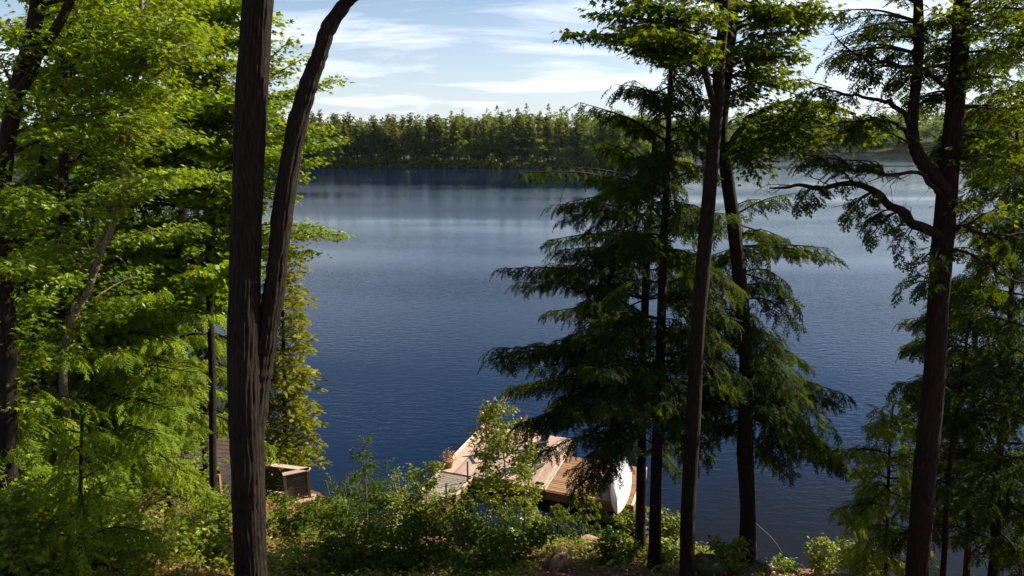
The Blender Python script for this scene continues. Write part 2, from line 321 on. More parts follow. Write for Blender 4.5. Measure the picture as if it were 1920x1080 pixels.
gridmesh(np.linspace(-420, 110, 160), np.linspace(278, 480, 70), pen, 'far_point', M['far_ground'])
def hill(x, y):
    d = y-(468+10*(vnoise(x*.012, x*0+3)-.5)-sstep(250, 420, x)*60)
    return np.where(d > 0, np.minimum(d*.16, 8)+12*sstep(20, 260, d)+8*(vnoise(x*.008, y*.008)-.5)*sstep(20, 120, d), d*.2)
gridmesh(np.linspace(-700, 900, 160), np.linspace(440, 1000, 60), hill, 'far_hills', M['far_ground'])

# ------------------------------------------------------------------ leaf shapes
def V(*a): return np.array(a, float)
tips = [(180, 0.0), (130, .26), (100, .52), (78, .30), (47, .78), (22, .45), (0, 1.0), (-22, .45), (-47, .78), (-78, .30), (-100, .52), (-130, .26)]
def maple_leaf():
    v = []
    for a, r in tips: v.append([.30+r*.62*math.cos(R(a)) if r else 0, r*.62*math.sin(R(a)), -.16*r*r])
    v = np.array(v); v[0] = (.12, 0, 0)
    v = np.vstack([[.30, 0, .03], v]); n = 12
    return v, np.array([[0, 1+i, 1+(i+1) % n] for i in range(n)])
def maple_leaf_lo():
    a = [(180, .2), (95, .5), (70, .28), (42, .75), (20, .42), (0, 1), (-20, .42), (-42, .75), (-70, .28), (-95, .5)]
    v = np.array([[.3+r*.62*math.cos(R(t)), r*.62*math.sin(R(t)), -.15*r*r] for t, r in a])
    return v, np.array([[0, i, i+1] for i in range(1, 9)])
def oval_leaf(w=.26):
    v = V([0, 0, 0], [.35, w, .04], [.75, w*.8, -.02], [1, 0, -.12], [.75, -w*.8, -.02], [.35, -w, .04])
    return v, np.array([[0, 1, 5], [1, 2, 5], [2, 4, 5], [2, 3, 4]])
def diamond(w=.3):
    return V([0, 0, 0], [.5, w, 0], [1, 0, -.08], [.5, -w, 0]), np.array([[0, 1, 2], [0, 2, 3]])
def rib(a, b, w, lift=0):
    """thin needle-covered twig"""
    a = np.array(a, float); b = np.array(b, float); d = b-a; s = np.array([-d[1], d[0], 0]); s /= np.linalg.norm(s)+1e-9
    m = a+d*.4
    return np.array([a, m+s*w/2, b, m-s*w/2])
def frond(seed, n=8, L_=1.0, w=.088, droop=.42, sub=True, ang=48, ks=(.35, .65), tri=False, sl_=.52):
    r = np.random.default_rng(seed); vs = []; c = 0; fs = []
    def add(q):
        nonlocal c
        if tri: q = np.array([q[0]+(q[1]-q[3])*.5, q[2], q[0]-(q[1]-q[3])*.5]); vs.append(q); fs.append([c, c+1, c+2]); c += 3; return
        vs.append(q); fs.append([c, c+1, c+2]); fs.append([c, c+2, c+3]); c += 4
    def pt(t, y=0): return np.array([L_*t, y, -droop*t*t])
    add(rib(pt(0), pt(.55), w*.8)); add(rib(pt(.5), pt(1), w))
    for i in range(n):
        t = .12+.8*i/n+r.uniform(-.03, .03); sd_ = 1 if i % 2 else -1
        ln = L_*sl_*(1-t)**.75*r.uniform(.75, 1.2)+.06; a = R(ang+r.uniform(-9, 9))*sd_
        b = pt(t); e = b+np.array([math.cos(a)*ln, math.sin(a)*ln, -droop*.55*ln-r.uniform(0, .08)])
        add(rib(b, e, w))
        if sub:
            for k in ks:
                for s2 in (1, -1):
                    b2 = b+(e-b)*k; l2 = ln*.42*r.uniform(.7, 1.2); a2 = a+R(48)*s2
                    add(rib(b2, b2+np.array([math.cos(a2)*l2, math.sin(a2)*l2, -droop*.5*l2-r.uniform(0, .05)]), w*.9))
    v = np.concatenate(vs); v[:, 2] += r.normal(0, .006, len(v)); return v, np.array(fs)
HEM = [frond(s, 8) for s in range(6)]
HEM_M = [frond(s+80, 10, w=.074, ks=(.5,), tri=True, sl_=.36) for s in range(6)]
HEM_LO = [frond(s+20, 7, sub=False, w=.17) for s in range(4)]
CED = [frond(s+40, 8, w=.17, droop=.1, ang=34, sub=False) for s in range(4)]
FERN = [frond(s+60, 16, w=.075, droop=.55, sub=False, ang=72) for s in range(3)]
ML, MLO, OV, DI = maple_leaf(), maple_leaf_lo(), oval_leaf(), diamond()
DIW = (np.array([[.1, 0, 0], [.5, .42, .03], [1, 0, -.12], [.5, -.42, .03]]), np.array([[0, 1, 2], [0, 2, 3]]))

def unit(v): v = np.asarray(v, float); return v/(np.linalg.norm(v)+1e-9)
UP = np.array([0, 0, 1.])
def leaf_cloud(mb, pts, dirs, leaf, size, per=8, spread=.2, up_j=.45, r=None):
    """leaves round the points of a twig: nearly level, tips hanging"""
    r = r or rng; n = len(pts)*per
    p = np.repeat(np.asarray(pts), per, 0)+r.normal(0, 1, (n, 3))*np.array([spread, spread, spread*.38])
    d = np.repeat(np.asarray(dirs), per, 0)+r.normal(0, .75, (n, 3)); d[:, 2] = d[:, 2]*.35-.28
    up = np.tile(UP, (n, 1))+r.normal(0, up_j, (n, 3))
    mb.place(leaf, p, d, up, size*r.uniform(.65, 1.2, n))

def bough(pts, style, wood, leaves, width=.9, size=None, dens=1.0, start=.18, droop=.55, rad=.03, lo=False, leaf=None, fine=False):
    """one limb with its side branches and its foliage"""
    pts = smoothpts(pts, 14); n = len(pts); seg = np.linalg.norm(np.diff(pts, axis=0), axis=1); Lt = seg.sum()
    cum = np.concatenate([[0], np.cumsum(seg)])/Lt
    wood.tube(pts, np.linspace(rad, rad*.18, n), 5, cap=False)
    at = lambda t: np.array([np.interp(t, cum, pts[:, k]) for k in range(3)])
    if style == 'hem' and not lo and not fine: dens *= 1.35
    step = {'hem': .17, 'maple': .24, 'ced': .13}[style]/dens
    fp, fd, fu, fsz = [], [], [], []
    k = 0; s = start*Lt
    while s < Lt:
        t = s/Lt; p = at(t); d = unit(at(min(1, t+.06))-at(max(0, t-.06)))
        side = unit(np.cross(d, UP)) if abs(d[2]) < .95 else np.array([1., 0, 0])
        sd_ = 1 if k % 2 else -1; k += 1
        prof = min(1, (t-start)*3.5+.4)*(1-t)**.55+.12
        ln = width*prof*rng.uniform(.7, 1.25)
        a = R(rng.uniform(42, 68)); dd = unit(d*math.cos(a)+side*sd_*math.sin(a)+np.array([0, 0, rng.uniform(-.22, .12)]))
        e = p+dd*ln+np.array([0, 0, -droop*ln*.5]); m = p+dd*ln*.5
        if ln > .25: wood.tube([p, m, e], [rad*.3, rad*.2, rad*.08], 3, cap=False)
        nn = max(1, int(ln/(.13 if style != 'maple' else .16)*min(dens, 1.5)))
        for j in range(nn+1):
            q = (j+.3)/(nn+1); b = p+(m-p)*min(1, q*2)+(e-m)*max(0, q*2-1)
            fp.append(b); sg = 1 if j % 2 else -1
            base = dd if j < nn else dd
            sd2 = unit(np.cross(dd, UP)); aa = R(rng.uniform(20, 60))*(0 if j == nn else 1)
            fd.append(unit(base*math.cos(aa)+sd2*sg*math.sin(aa)+np.array([0, 0, -droop*rng.uniform(.3, 1.3)])))
            fu.append(UP+rng.normal(0, .42, 3)); fsz.append(rng.uniform(.7, 1.2)*(.55+.5*(1-q)))
        s += step*rng.uniform(.7, 1.3)
    fp.append(pts[-1]); fd.append(unit(pts[-1]-pts[-2])+np.array([0, 0, -droop])); fu.append(UP); fsz.append(1.)
    fp, fd, fu, fsz = map(np.array, (fp, fd, fu, fsz))
    if style == 'hem':
        sz = size or .43; HH = HEM_LO if lo else HEM if fine else HEM_M
        pick = rng.integers(0, len(HH), len(fp))
        for i in range(len(HH)):
            q = pick == i; leaves.place(HH[i], fp[q], fd[q], fu[q], fsz[q]*sz)
    elif style == 'hemlo':
        pass
    elif style == 'ced':
        sz = size or .34; pick = rng.integers(0, len(CED), len(fp))
        for i in range(len(CED)):
            q = pick == i; leaves.place(CED[i], fp[q], fd[q]+np.array([0, 0, .4]), fu[q]+rng.normal(0, .7, (q.sum(), 3)), fsz[q]*sz)
    else:
        leaf_cloud(leaves, fp, fd, leaf or MLO, (size or .125)*1.22, per=int(9*dens)+1, spread=.15)

TRI = [0]
class Tree:
    def __init__(s, name, trunkpts, r0, r1, label, cat, mat, leafm, group=None, sides=10, ridge=0, extend=True, rings=40):
        tp = [np.asarray(p, float) for p in trunkpts]
        if extend:
            b = tp[0].copy(); b[2] = gz(b[0], b[1])-.25
            if tp[0][2] > b[2]+.1: tp = [b]+tp
        if tp[-1][2] > 14+tp[-1][1]*.165:
            d = unit(tp[-1]-tp[-2]); d = unit(d+UP*.6); tp = tp+[tp[-1]+d*2.2, tp[-1]+unit(d+UP*.5)*4.6]; r1 = r1*.72
        s.base = np.array([tp[0][0], tp[0][1], gz(tp[0][0], tp[0][1])])
        s.root = tag(empty(name, s.base), label, cat, group)
        s.tp = smoothpts(tp, rings); n = len(s.tp); s.mat = mat; s.lm = leafm
        rr = np.linspace(r0, r1, n); zb = s.tp[:, 2]-s.base[2]; rr = rr*(1+.35*np.exp(-np.maximum(zb, 0)/.25))
        s.rr = rr; mb = MB(); mb.tube(s.tp, rr, sides, rough=.04 if not ridge else 0, ridge=ridge, ridges=max(12, int(r0*110)))
        s.trunk = mb.build('trunk', mat, s.root, s.base, True)
    def near(s, z=None, p=None):
        i = int(np.argmin(np.abs(s.tp[:, 2]-z))); return s.tp[i], s.rr[i]
    def limb(s, pts, style, width=.9, attach=True, leafm=None, rad=None, name='branch', **kw):
        pts = [np.asarray(p, float) for p in pts]
        if attach:
            a, r = s.near(z=pts[0][2]); pts[0] = a.copy()
        wd, lf = MB(), MB(); Ln = sum(np.linalg.norm(np.subtract(a, b)) for a, b in zip(pts, pts[1:]))
        bough(pts, style, wd, lf, width, rad=rad or .012+.009*Ln, **kw)
        b = wd.build(name, s.mat, s.root, s.base, True)
        if lf.n:
            l = lf.build('needles' if style != 'maple' else 'leaves', leafm or s.lm, b, s.base); l['kind'] = 'stuff'; TRI[0] += lf.tris()
        TRI[0] += wd.tris(); return b
    def bare(s, pts, r0, r1, sides=8, name='branch', attach=True, ridge=0, twigs=0):
        pts = [np.asarray(p, float) for p in pts]
        if attach: a, _ = s.near(z=pts[0][2]); pts[0] = a.copy()
        if pts[-1][2] > 14+pts[-1][1]*.165:
            d = unit(pts[-1]-pts[-2]); pts = pts+[pts[-1]+unit(d+UP*.4)*1.8, pts[-1]+unit(d+UP)*3.8]; r1 = r1*.5
        mb = MB(); q = smoothpts(pts, 40 if not ridge else 160); m = len(q); u = np.arange(m)*.33+rng.uniform(0, 50)
        if not ridge:
            w = np.stack([vnoise(u, u*0+k*9.7)-.5 for k in range(3)], 1)*min(.10, r0*1.6+.02); w *= np.minimum(1, np.arange(m)/6)[:, None]; q = q+w
        rad = np.linspace(r0, r1, m)*(1+.22*(vnoise(u*1.7, u*0+2)-.5)); mb.tube(q, rad, sides, ridge=ridge, rough=0 if ridge else .12)
        for k in range(twigs):
            i = rng.integers(m//6, m-1); d = unit(q[min(i+1, m-1)]-q[i-1]); sd_ = unit(np.cross(d, UP)+rng.normal(0, .5, 3)); l_ = rng.uniform(.2, .75); a = q[i]; b = a+(d*.5+sd_*rng.choice([-1, 1])*.7)*l_*.5+rng.normal(0, .05, 3); e = b+(d*.6+sd_*.2+rng.normal(0, .3, 3)-UP*.2)*l_*.6
            mb.tube([a, b, e], [.008, .005, .002], 4, cap=False)
            for j in range(3): f_ = b+(e-b)*rng.random(); mb.tube([f_, f_+unit(rng.normal(0, 1, 3)+d)*l_*.35], [.003, .0015], 3, cap=False)
        return mb.build(name, s.mat, s.root, s.base, True)
    def random_hem(s, zlo, zhi, n, lmax, lmin=.5, az=None, rise=-.1, **kw):
        """boughs up the trunk, longer below"""
        for i in range(n):
            t = (i+rng.uniform(0, .9))/n; z = zlo+(zhi-zlo)*t; a, r = s.near(z=z)
            th = i*2.4+rng.uniform(-.4, .4) if az is None else rng.uniform(*az)
            ln = (lmax*(1-t)+lmin*t)*rng.uniform(.75, 1.15); d = np.array([math.cos(th), math.sin(th), 0])
            p1 = a+d*ln*.5+UP*ln*(.12+rise*.5); p2 = a+d*ln+UP*ln*(rise-.12)
            s.limb([a, p1, p2], kw.get('style', 'hem'), width=min(.85, ln*.45), **{k: v for k, v in kw.items() if k != 'style'})

def pp(seq, D):
    out = []
    for q in seq: out.append(P(q[0], q[1], q[2] if len(q) > 2 else D))
    return out
#@@TREES
# ------------------------------------------------------------------ the near double trunk
near = Tree('maple_tree', pp([(472, 1100), (465, 900), (459, 700), (459, 560), (463, 400), (470, 220), (480, 60), (486, -60)], 8.0), .212, .178,
            'big double-stemmed maple with rough dark bark, nearest the camera, left of centre', 'tree', M['bark'], M['maple'], sides=96, ridge=.016, rings=420)
near.bare(pp([(470, 880, 8.02), (478, 790, 8.05), (488, 715, 8.1), (501, 630, 8.1), (517, 520, 8.1), (530, 400, 8.1), (549, 275, 8.1), (572, 180, 8.1), (597, 110, 8.1), (615, 55, 8.1), (645, 10, 8.1), (700, -60, 8.1)], 8), .140, .100, 72, attach=False, ridge=.014)
TR = {}
def T(key, *a, **k): TR[key] = Tree(*a, **k); return TR[key]
# twin trunks of the middle right group
A = T('A', 'maple_tree', pp([(1288, 1080), (1290, 960), (1299, 800), (1307, 640), (1318, 500), (1329, 370), (1340, 250), (1346, 180), (1348, 120), (1356, 40), (1362, -60)], 13.0), .165, .10,
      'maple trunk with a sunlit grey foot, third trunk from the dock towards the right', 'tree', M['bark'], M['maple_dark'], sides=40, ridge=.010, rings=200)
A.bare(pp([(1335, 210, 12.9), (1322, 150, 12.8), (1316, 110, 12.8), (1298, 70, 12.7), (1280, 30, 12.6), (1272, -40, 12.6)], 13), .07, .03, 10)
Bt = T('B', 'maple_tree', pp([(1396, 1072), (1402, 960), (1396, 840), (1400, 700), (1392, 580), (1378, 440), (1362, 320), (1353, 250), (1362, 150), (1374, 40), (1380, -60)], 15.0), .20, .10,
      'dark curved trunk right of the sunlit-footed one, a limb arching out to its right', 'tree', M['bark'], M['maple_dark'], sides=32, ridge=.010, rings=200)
arch = pp([(1361, 290, 15), (1385, 250, 14.8), (1420, 212, 14.5), (1465, 196, 14.2), (1530, 195, 14), (1600, 215, 13.8)], 15)
Bt.bare(arch, .075, .03, 10, twigs=14)
# hemlocks by the shore
H1 = T('H1', 'hemlock_tree', [G(1200, 1030)]+pp([(1203, 850), (1207, 650), (1213, 480), (1222, 340), (1228, 250)], 17.3), .175, .05,
       'hemlock with reddish trunk rooted by the shore just right of the dock', 'tree', M['bark_hem'], M['hemlock'], sides=14)
H2 = T('H2', 'hemlock_tree', pp([(1227, 1078), (1230, 900), (1237, 700), (1243, 500), (1250, 340), (1255, 200), (1259, 90)], 14.6), .15, .03,
       'tall hemlock with straight black trunk between the reddish trunk and the grey-footed maple', 'tree', M['bark_hem'], M['hemlock'], sides=14)
H3 = T('H3', 'hemlock_tree', pp([(1412, 1060), (1408, 900), (1402, 720), (1392, 560), (1380, 420), (1372, 330)], 15.8), .115, .03,
       'slim hemlock hidden behind the curved trunk, boughs out over the water', 'tree', M['bark_hem'], M['hemlock'], sides=10)
def zr_(px, py, D): return P(px, py, D)[2]
def limbs(t, specs, D, style='hem', mid=.06, dup=1, **kw):
    for s_ in specs:
        sx, sy, ex, ey = s_[:4]; de = s_[4] if len(s_) > 4 else rng.uniform(-.8, .8); wd = s_[5] if len(s_) > 5 else .75
        a = P(sx, sy, D); e = P(ex, ey, D+de); m = (a+e)/2+UP*np.linalg.norm(e-a)*mid
        t.limb([a, m, e], style, width=wd, **kw)
        for q in range(dup):
            l_ = np.linalg.norm(e-a); e2 = a+(e-a)*rng.uniform(.55, .92)+np.array([rng.normal(0, .12), rng.normal(0, .30), rng.normal(-.03, .09)])*l_; a2 = a+UP*rng.normal(0, .25)
            t.limb([a2, (a2+e2)/2+UP*l_*mid, e2], style, width=wd, **kw)
limbs(H2, [(1256, 190, 1152, 158, -.4, .3), (1255, 215, 1190, 150, .6, .4), (1254, 270, 1088, 192, -.2, .5), (1252, 330, 1110, 262, .8, .6), (1250, 370, 1120, 330, -1, .6),
           (1256, 150, 1330, 200, .5, .4), (1252, 250, 1345, 260, .6, .5), (1250, 330, 1350, 330, 1, .6), (1247, 420, 1370, 400, -.6, .7), (1245, 470, 1150, 430, -1.6, .7),
           (1243, 540, 1360, 520, 1.5, .8), (1240, 620, 1350, 640, -1.5, .8), (1238, 700, 1110, 690, -2, .8), (1234, 740, 1350, 760, 1.2, .9), (1236, 720, 1130, 760, -2.0, .8),
           (1259, 100, 1215, 90, 0, .25), (1259, 120, 1305, 130, .3, .3), (1257, 170, 1210, 190, -1, .4), (1254, 240, 1190, 230, 1.2, .5), (1254, 300, 1180, 300, -1.2, .6)], 14.6)
limbs(H1, [(1222, 350, 1022, 312, -.6, .35), (1219, 400, 1030, 385, .4, .7), (1216, 450, 1028, 450, 1.0, .7), (1213, 500, 1060, 500, -1.0, .8), (1211, 540, 938, 503, -.6, .75),
           (1210, 590, 1022, 585, 1.2, .8), (1208, 640, 1040, 640, -1, .8), (1206, 680, 922, 655, -.8, .8), (1205, 720, 950, 730, .8, .9), (1204, 760, 965, 800, -1.2, .9),
           (1204, 800, 1010, 850, -.6, .8), (1203, 830, 1075, 885, -1.8, .7), (1203, 790, 1120, 850, -2.6, .5), (1203, 740, 1070, 770, -2.4, .9), (1206, 620, 1300, 650, -.8, .8),
           (1204, 720, 1320, 760, .6, .8), (1204, 850, 1330, 850, 1, .5), (1213, 470, 1300, 490, 1, .7), (1218, 420, 1300, 420, -.6, .6), (1204, 690, 1000, 690, .6, .9), (1210, 560, 965, 530, .3, .8), (1207, 650, 950, 680, .6, .8), (1213, 480, 1040, 470, -.6, .8), (1220, 370, 1060, 380, .2, .7),
           (1204, 780, 1040, 760, 2, .9), (1209, 600, 1100, 560, -2.2, .7), (1204, 820, 1270, 880, -.5, .4), (1226, 300, 1150, 290, 1.0, .6), (1224, 330, 1280, 350, -.8, .6)], 17.3)
limbs(H3, [(1384, 470, 1562, 480, -.4, .6), (1388, 520, 1470, 540, -1, .5), (1378, 400, 1490, 362, -.2, .4), (1380, 430, 1460, 450, .8, .5), (1396, 620, 1470, 640, -.6, .4),
           (1402, 700, 1592, 742, -.6, .8), (1403, 740, 1520, 800, .6, .9), (1404, 790, 1580, 880, -.4, .7), (1404, 760, 1480, 880, -1.4, .8), (1402, 700, 1330, 720, -.8, .8),
           (1403, 780, 1340, 820, .8, .8), (1402, 690, 1500, 720, 1.2, .9), (1404, 820, 1450, 870, .8, .6), (1395, 600, 1340, 600, 1, .7), (1384, 470, 1330, 480, .6, .6),
           (1404, 770, 1540, 830, 1.6, .7), (1402, 730, 1450, 760, -1.8, .9)], 15.8)
H1.random_hem(zr_(1203, 770, 17.3), zr_(1222, 330, 17.3), 34, 3.0, 1.3, az=(R(-205), R(25))); H2.random_hem(zr_(1234, 740, 14.6), zr_(1258, 130, 14.6), 32, 2.2, .5, az=(R(-205), R(25))); H3.random_hem(zr_(1404, 760, 15.8), zr_(1385, 420, 15.8), 24, 2.3, .7, az=(R(-200), R(30)))
# dead arched twig sticking out of the left side
H1.bare(pp([(1125, 348, 17.0), (1085, 325, 16.8), (1062, 300, 16.8), (1048, 280, 16.8), (1041, 245, 16.8)], 17), .02, .006, 5, attach=False)
H1.bare(pp([(1050, 400, 16.9), (1052, 370, 16.8), (1062, 345, 16.8)], 17), .008, .004, 4, attach=False)
# maple crowns of the twin group
def maple_limbs(t, specs, D, leafm=None, size=.145, width=.7, dens=1.25, mid=.05):
    for s_ in specs:
        sx, sy, ex, ey = s_[:4]; de = s_[4] if len(s_) > 4 else rng.uniform(-1, 1)
        a = P(sx, sy, D); e = P(ex, ey, D+de); m = (a+e)/2+UP*np.linalg.norm(e-a)*mid
        t.limb([a, m, e], 'maple', width=width, leafm=leafm, size=size, dens=dens, droop=.15)
maple_limbs(A, [(1310, 95, 1075, 65, -.5), (1300, 70, 1110, 25, .4), (1305, 90, 1150, 75, -1), (1310, 100, 1190, 95, .6), (1290, 50, 1090, -30, 0), (1280, 30, 1180, 15, -1),
                (1316, 120, 1240, 110, -.8), (1330, 150, 1270, 90, .8), (1270, 0, 1200, -40, .5), (1350, 60, 1300, 20, -1), (1350, 20, 1310, -40, 1), (1316, 110, 1225, 60, -1.6), (1310, 90, 1170, 50, 1.4)], 12.8, width=.65)
maple_limbs(Bt, [(1368, 120, 1500, 105, -.5), (1366, 140, 1470, 135, .6), (1370, 80, 1510, 60, 0), (1374, 40, 1540, 10, -.6), (1372, 60, 1450, 40, 1), (1374, 20, 1430, -20, 0),
                 (1360, 180, 1440, 150, -1), (1358, 200, 1400, 175, -.6), (1366, 110, 1420, 90, -1.2), (1374, 20, 1500, -30, .5), (1370, 90, 1485, 85, -.9), (1366, 140, 1500, 160, 0), (1374, 30, 1530, 40, .3), (1372, 50, 1560, 25, -.3), (1366, 120, 1440, 115, .8), (1374, 10, 1480, 25, -1.2)], 14.6, width=.65)
for q in [(1430, 235, 13.6), (1470, 250, 14.2), (1510, 235, 13.4), (1540, 260, 13.9), (1480, 285, 13.2), (1430, 275, 13.6), (1570, 225, 13.4), (1600, 250, 13.2), (1450, 220, 14.8), (1520, 290, 13.4), (1400, 300, 13.8), (1550, 205, 14.2), (1630, 265, 13.0), (1415, 330, 13.6), (1500, 205, 13.2)]:
    i = np.argmin([abs(q[0]-25-c[0]) for c in [(1385,), (1420,), (1465,), (1530,), (1600,)]]); a = arch[1+i] if i < 5 else arch[-1]
    e = P(*q); Bt.limb([a, (a+e)/2+UP*.1, e], 'maple', width=.62, attach=False, size=.145, droop=.2, start=.3, dens=1.3)
# big right tree
Rt = T('R', 'hemlock_tree', pp([(1718, 1085), (1733, 900), (1750, 720), (1762, 520), (1772, 400), (1778, 330), (1790, 210), (1800, 90), (1806, -60)], 10.5), .185, .11,
       'large forked hemlock with twisting limbs, the big dark trunk at right', 'tree', M['bark_hem'], M['hemlock'], sides=64, ridge=.012, rings=300)
Rt.bare(pp([(1772, 370), (1755, 335), (1730, 305), (1712, 262), (1713, 200), (1722, 110), (1722, -60)], 10.4), .11, .075, 24, attach=True, ridge=.006)
Rt.bare(pp([(1758, 450), (1725, 425), (1690, 398), (1650, 365), (1600, 343), (1540, 352), (1480, 350), (1440, 352)], 10.2), .085, .012, 10, twigs=16)
Rt.bare(pp([(1770, 380), (1720, 325), (1660, 328), (1600, 318), (1560, 308)], 10.1), .035, .01, 8, twigs=16)
Rt.bare(pp([(1709, 235), (1690, 205), (1660, 190), (1600, 180), (1550, 165)], 10.2), .045, .012, 8, attach=False, twigs=16)
Rt.bare(pp([(1712, 262), (1680, 232), (1640, 224), (1570, 232)], 10.1), .03, .01, 8, attach=False, twigs=16)
Rt.bare(pp([(1764, 480), (1800, 470), (1850, 492), (1885, 520), (1930, 530)], 10.2), .025, .01, 8, twigs=16)
Rt.bare(pp([(1768, 430), (1810, 425), (1850, 440), (1930, 440)], 10.3), .04, .02, 8, twigs=16)
Rt.bare(pp([(1793, 180), (1740, 135), (1680, 122), (1620, 105), (1566, 68)], 10.2), .04, .008, 8, twigs=16)
# bare grey twigs left of the big tree
for pth in ([(1560, 190), (1510, 175), (1470, 190), (1420, 178), (1405, 160)], [(1500, 180), (1460, 165), (1430, 150), (1400, 155)], [(1560, 165), (1500, 150), (1450, 160), (1425, 145)], [(1540, 200), (1480, 208), (1430, 190)],
            [(1640, 360), (1600, 380), (1560, 388)], [(1560, 352), (1530, 335), (1500, 330)]):
    Rt.bare(pp(pth, 10.6), .010, .003, 4, attach=False)
def rl(specs, **kw):
    for (a, b, w_) in specs:
        pa, pb = P(*a), P(*b); Rt.limb([pa, (pa+pb)/2+UP*.08, pb], 'hem', width=w_, attach=False, start=.1, size=.27, droop=.5, fine=True, **kw)
        for q in range(2):
            l_ = np.linalg.norm(pb-pa); e2 = pa+(pb-pa)*rng.uniform(.5, .95)+np.array([rng.normal(0, .1), rng.normal(0, .4), rng.normal(0, .14)])*l_; Rt.limb([pa, (pa+e2)/2+UP*.08, e2], 'hem', width=w_, attach=False, start=.1, size=.27, droop=.5, fine=True, **kw)
rl([((1640, 360, 10.2), (1595, 400, 10.0), .3), ((1690, 395, 10.2), (1640, 440, 9.8), .4), ((1720, 420, 10.3), (1690, 470, 10), .35), ((1540, 350, 10.2), (1500, 375, 10), .2), ((1600, 345, 10.2), (1560, 320, 10.3), .3),
    ((1560, 310, 10.1), (1500, 300, 10.2), .3), ((1600, 318, 10.1), (1540, 290, 10.4), .3), ((1660, 328, 10.1), (1600, 300, 9.9), .3), ((1600, 180, 10.2), (1530, 200, 10.1), .35), ((1550, 165, 10.2), (1500, 195, 10.3), .3),
    ((1620, 105, 10.2), (1560, 120, 10.2), .35), ((1680, 122, 10.2), (1610, 150, 10), .4), ((1720, 125, 10.2), (1660, 160, 10.4), .4), ((1722, 40, 10.4), (1560, 20, 10.3), .4), ((1722, 70, 10.4), (1600, 60, 10), .4),
    ((1722, 10, 10.4), (1640, -30, 10.6), .4), ((1722, 100, 10.4), (1590, 90, 10.8), .4), ((1800, 60, 10.4), (1900, 40, 10.8), .5), ((1798, 100, 10.4), (1920, 110, 10.2), .5), ((1795, 150, 10.4), (1930, 160, 10.8), .5),
    ((1790, 200, 10.4), (1930, 230, 11), .5), ((1785, 250, 10.4), (1900, 290, 10.9), .45), ((1780, 290, 10.4), (1860, 330, 11.2), .4), ((1800, 30, 10.4), (1740, 60, 11.4), .4), ((1798, 80, 10.4), (1750, 100, 11.6), .4),
    ((1793, 170, 10.4), (1740, 200, 11.8), .4), ((1640, 224, 10.1), (1600, 250, 9.9), .3), ((1800, 20, 10.4), (1890, -20, 10.2), .5), ((1850, 440, 10.3), (1900, 470, 10.2), .3), ((1850, 492, 10.2), (1880, 540, 10.3), .3),
    ((1754, 530, 10.4), (1690, 545, 10.2), .35), ((1762, 470, 10.4), (1720, 500, 10), .3), ((1810, 425, 10.3), (1850, 400, 10.8), .35), ((1722, 130, 10.4), (1800, 140, 11.5), .4), ((1785, 270, 10.4), (1740, 300, 11.4), .35)])
for q in [((1803, 40, 10.4), (1870, 60, 9.9)), ((1795, 150, 10.4), (1850, 140, 9.8)), ((1780, 300, 10.4), (1850, 290, 9.9)), ((1850, 290, 9.9), (1910, 300, 9.8)), ((1850, 440, 10.3), (1890, 410, 10)), ((1722, 100, 10.4), (1710, 130, 9.9)), ((1800, 60, 10.4), (1760, 20, 9.8)), ((1772, 380, 10.4), (1840, 380, 10)), ((1700, 265, 10.3), (1650, 240, 10))]:
    pa, pb = P(*q[0]), P(*q[1]); Rt.limb([pa, (pa+pb)/2, pb], 'maple', width=.35, attach=False, leafm=M['maple_dark'], size=.10, droop=.2)
M1 = T('M1', 'maple_tree', pp([(2040, 1080), (2040, 700), (2030, 300), (2025, -100)], 9.5), .16, .10, 'maple outside the right edge whose bright leafy boughs hang into the upper right corner', 'tree', M['bark'], M['maple'], sides=12)
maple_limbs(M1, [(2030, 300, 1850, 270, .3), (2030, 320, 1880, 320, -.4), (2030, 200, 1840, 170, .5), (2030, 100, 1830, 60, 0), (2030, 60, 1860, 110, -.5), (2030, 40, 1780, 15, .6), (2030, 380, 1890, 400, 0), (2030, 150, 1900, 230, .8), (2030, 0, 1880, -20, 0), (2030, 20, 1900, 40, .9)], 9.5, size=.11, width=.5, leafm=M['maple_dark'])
# right-hand back hemlocks
RB = [('hemlock_tree', [(1768, 1075, 13), (1778, 900, 13), (1800, 730, 13), (1818, 600, 13.2)], .075, 'thin leaning hemlock close behind the right side of the big forked trunk'),
      ('hemlock_tree', [(1862, 1075, 14), (1870, 900, 14), (1888, 700, 14), (1900, 450, 14), (1910, 150, 14)], .13, 'straight dark hemlock near the right edge, boughs to its foot'),
      ('hemlock_tree', [(1660, 1080, 15.5), (1664, 960, 15.5), (1668, 840, 15.5), (1674, 760, 15.5)], .06, 'young hemlock left of the big forked trunk with yellow-lit tips'),
      ('hemlock_tree', [(1812, 1078, 16.5), (1820, 900, 16.5), (1826, 700, 16.5), (1835, 520, 16.5), (1840, 400, 16.5)], .11, 'slender hemlock deep behind the big forked trunk, between two others')]
rb = [T('rb%d' % i, n_, [P(*q) for q in pts_], r_, .02, lab, 'tree', M['bark_hem'], M['hemlock'], sides=10) for i, (n_, pts_, r_, lab) in enumerate(RB)]
limbs(rb[1], [(1870, 900, 1790, 930, .4), (1875, 850, 1930, 880, -.5), (1880, 780, 1790, 790, -.4), (1884, 740, 1950, 760, .3), (1890, 660, 1800, 660, .6), (1892, 640, 1960, 650, -.4), (1896, 560, 1810, 555, -.6),
              (1898, 500, 1940, 520, 0), (1900, 450, 1830, 480, .5), (1903, 380, 1940, 400, .3), (1905, 320, 1850, 330, 0), (1907, 250, 1860, 230, .6), (1870, 950, 1950, 960, 0), (1868, 980, 1800, 1010, .8), (1866, 1010, 1930, 1040, -.8), (1909, 170, 1860, 180, -.3), (1885, 700, 1850, 700, -2, .8)], 14)
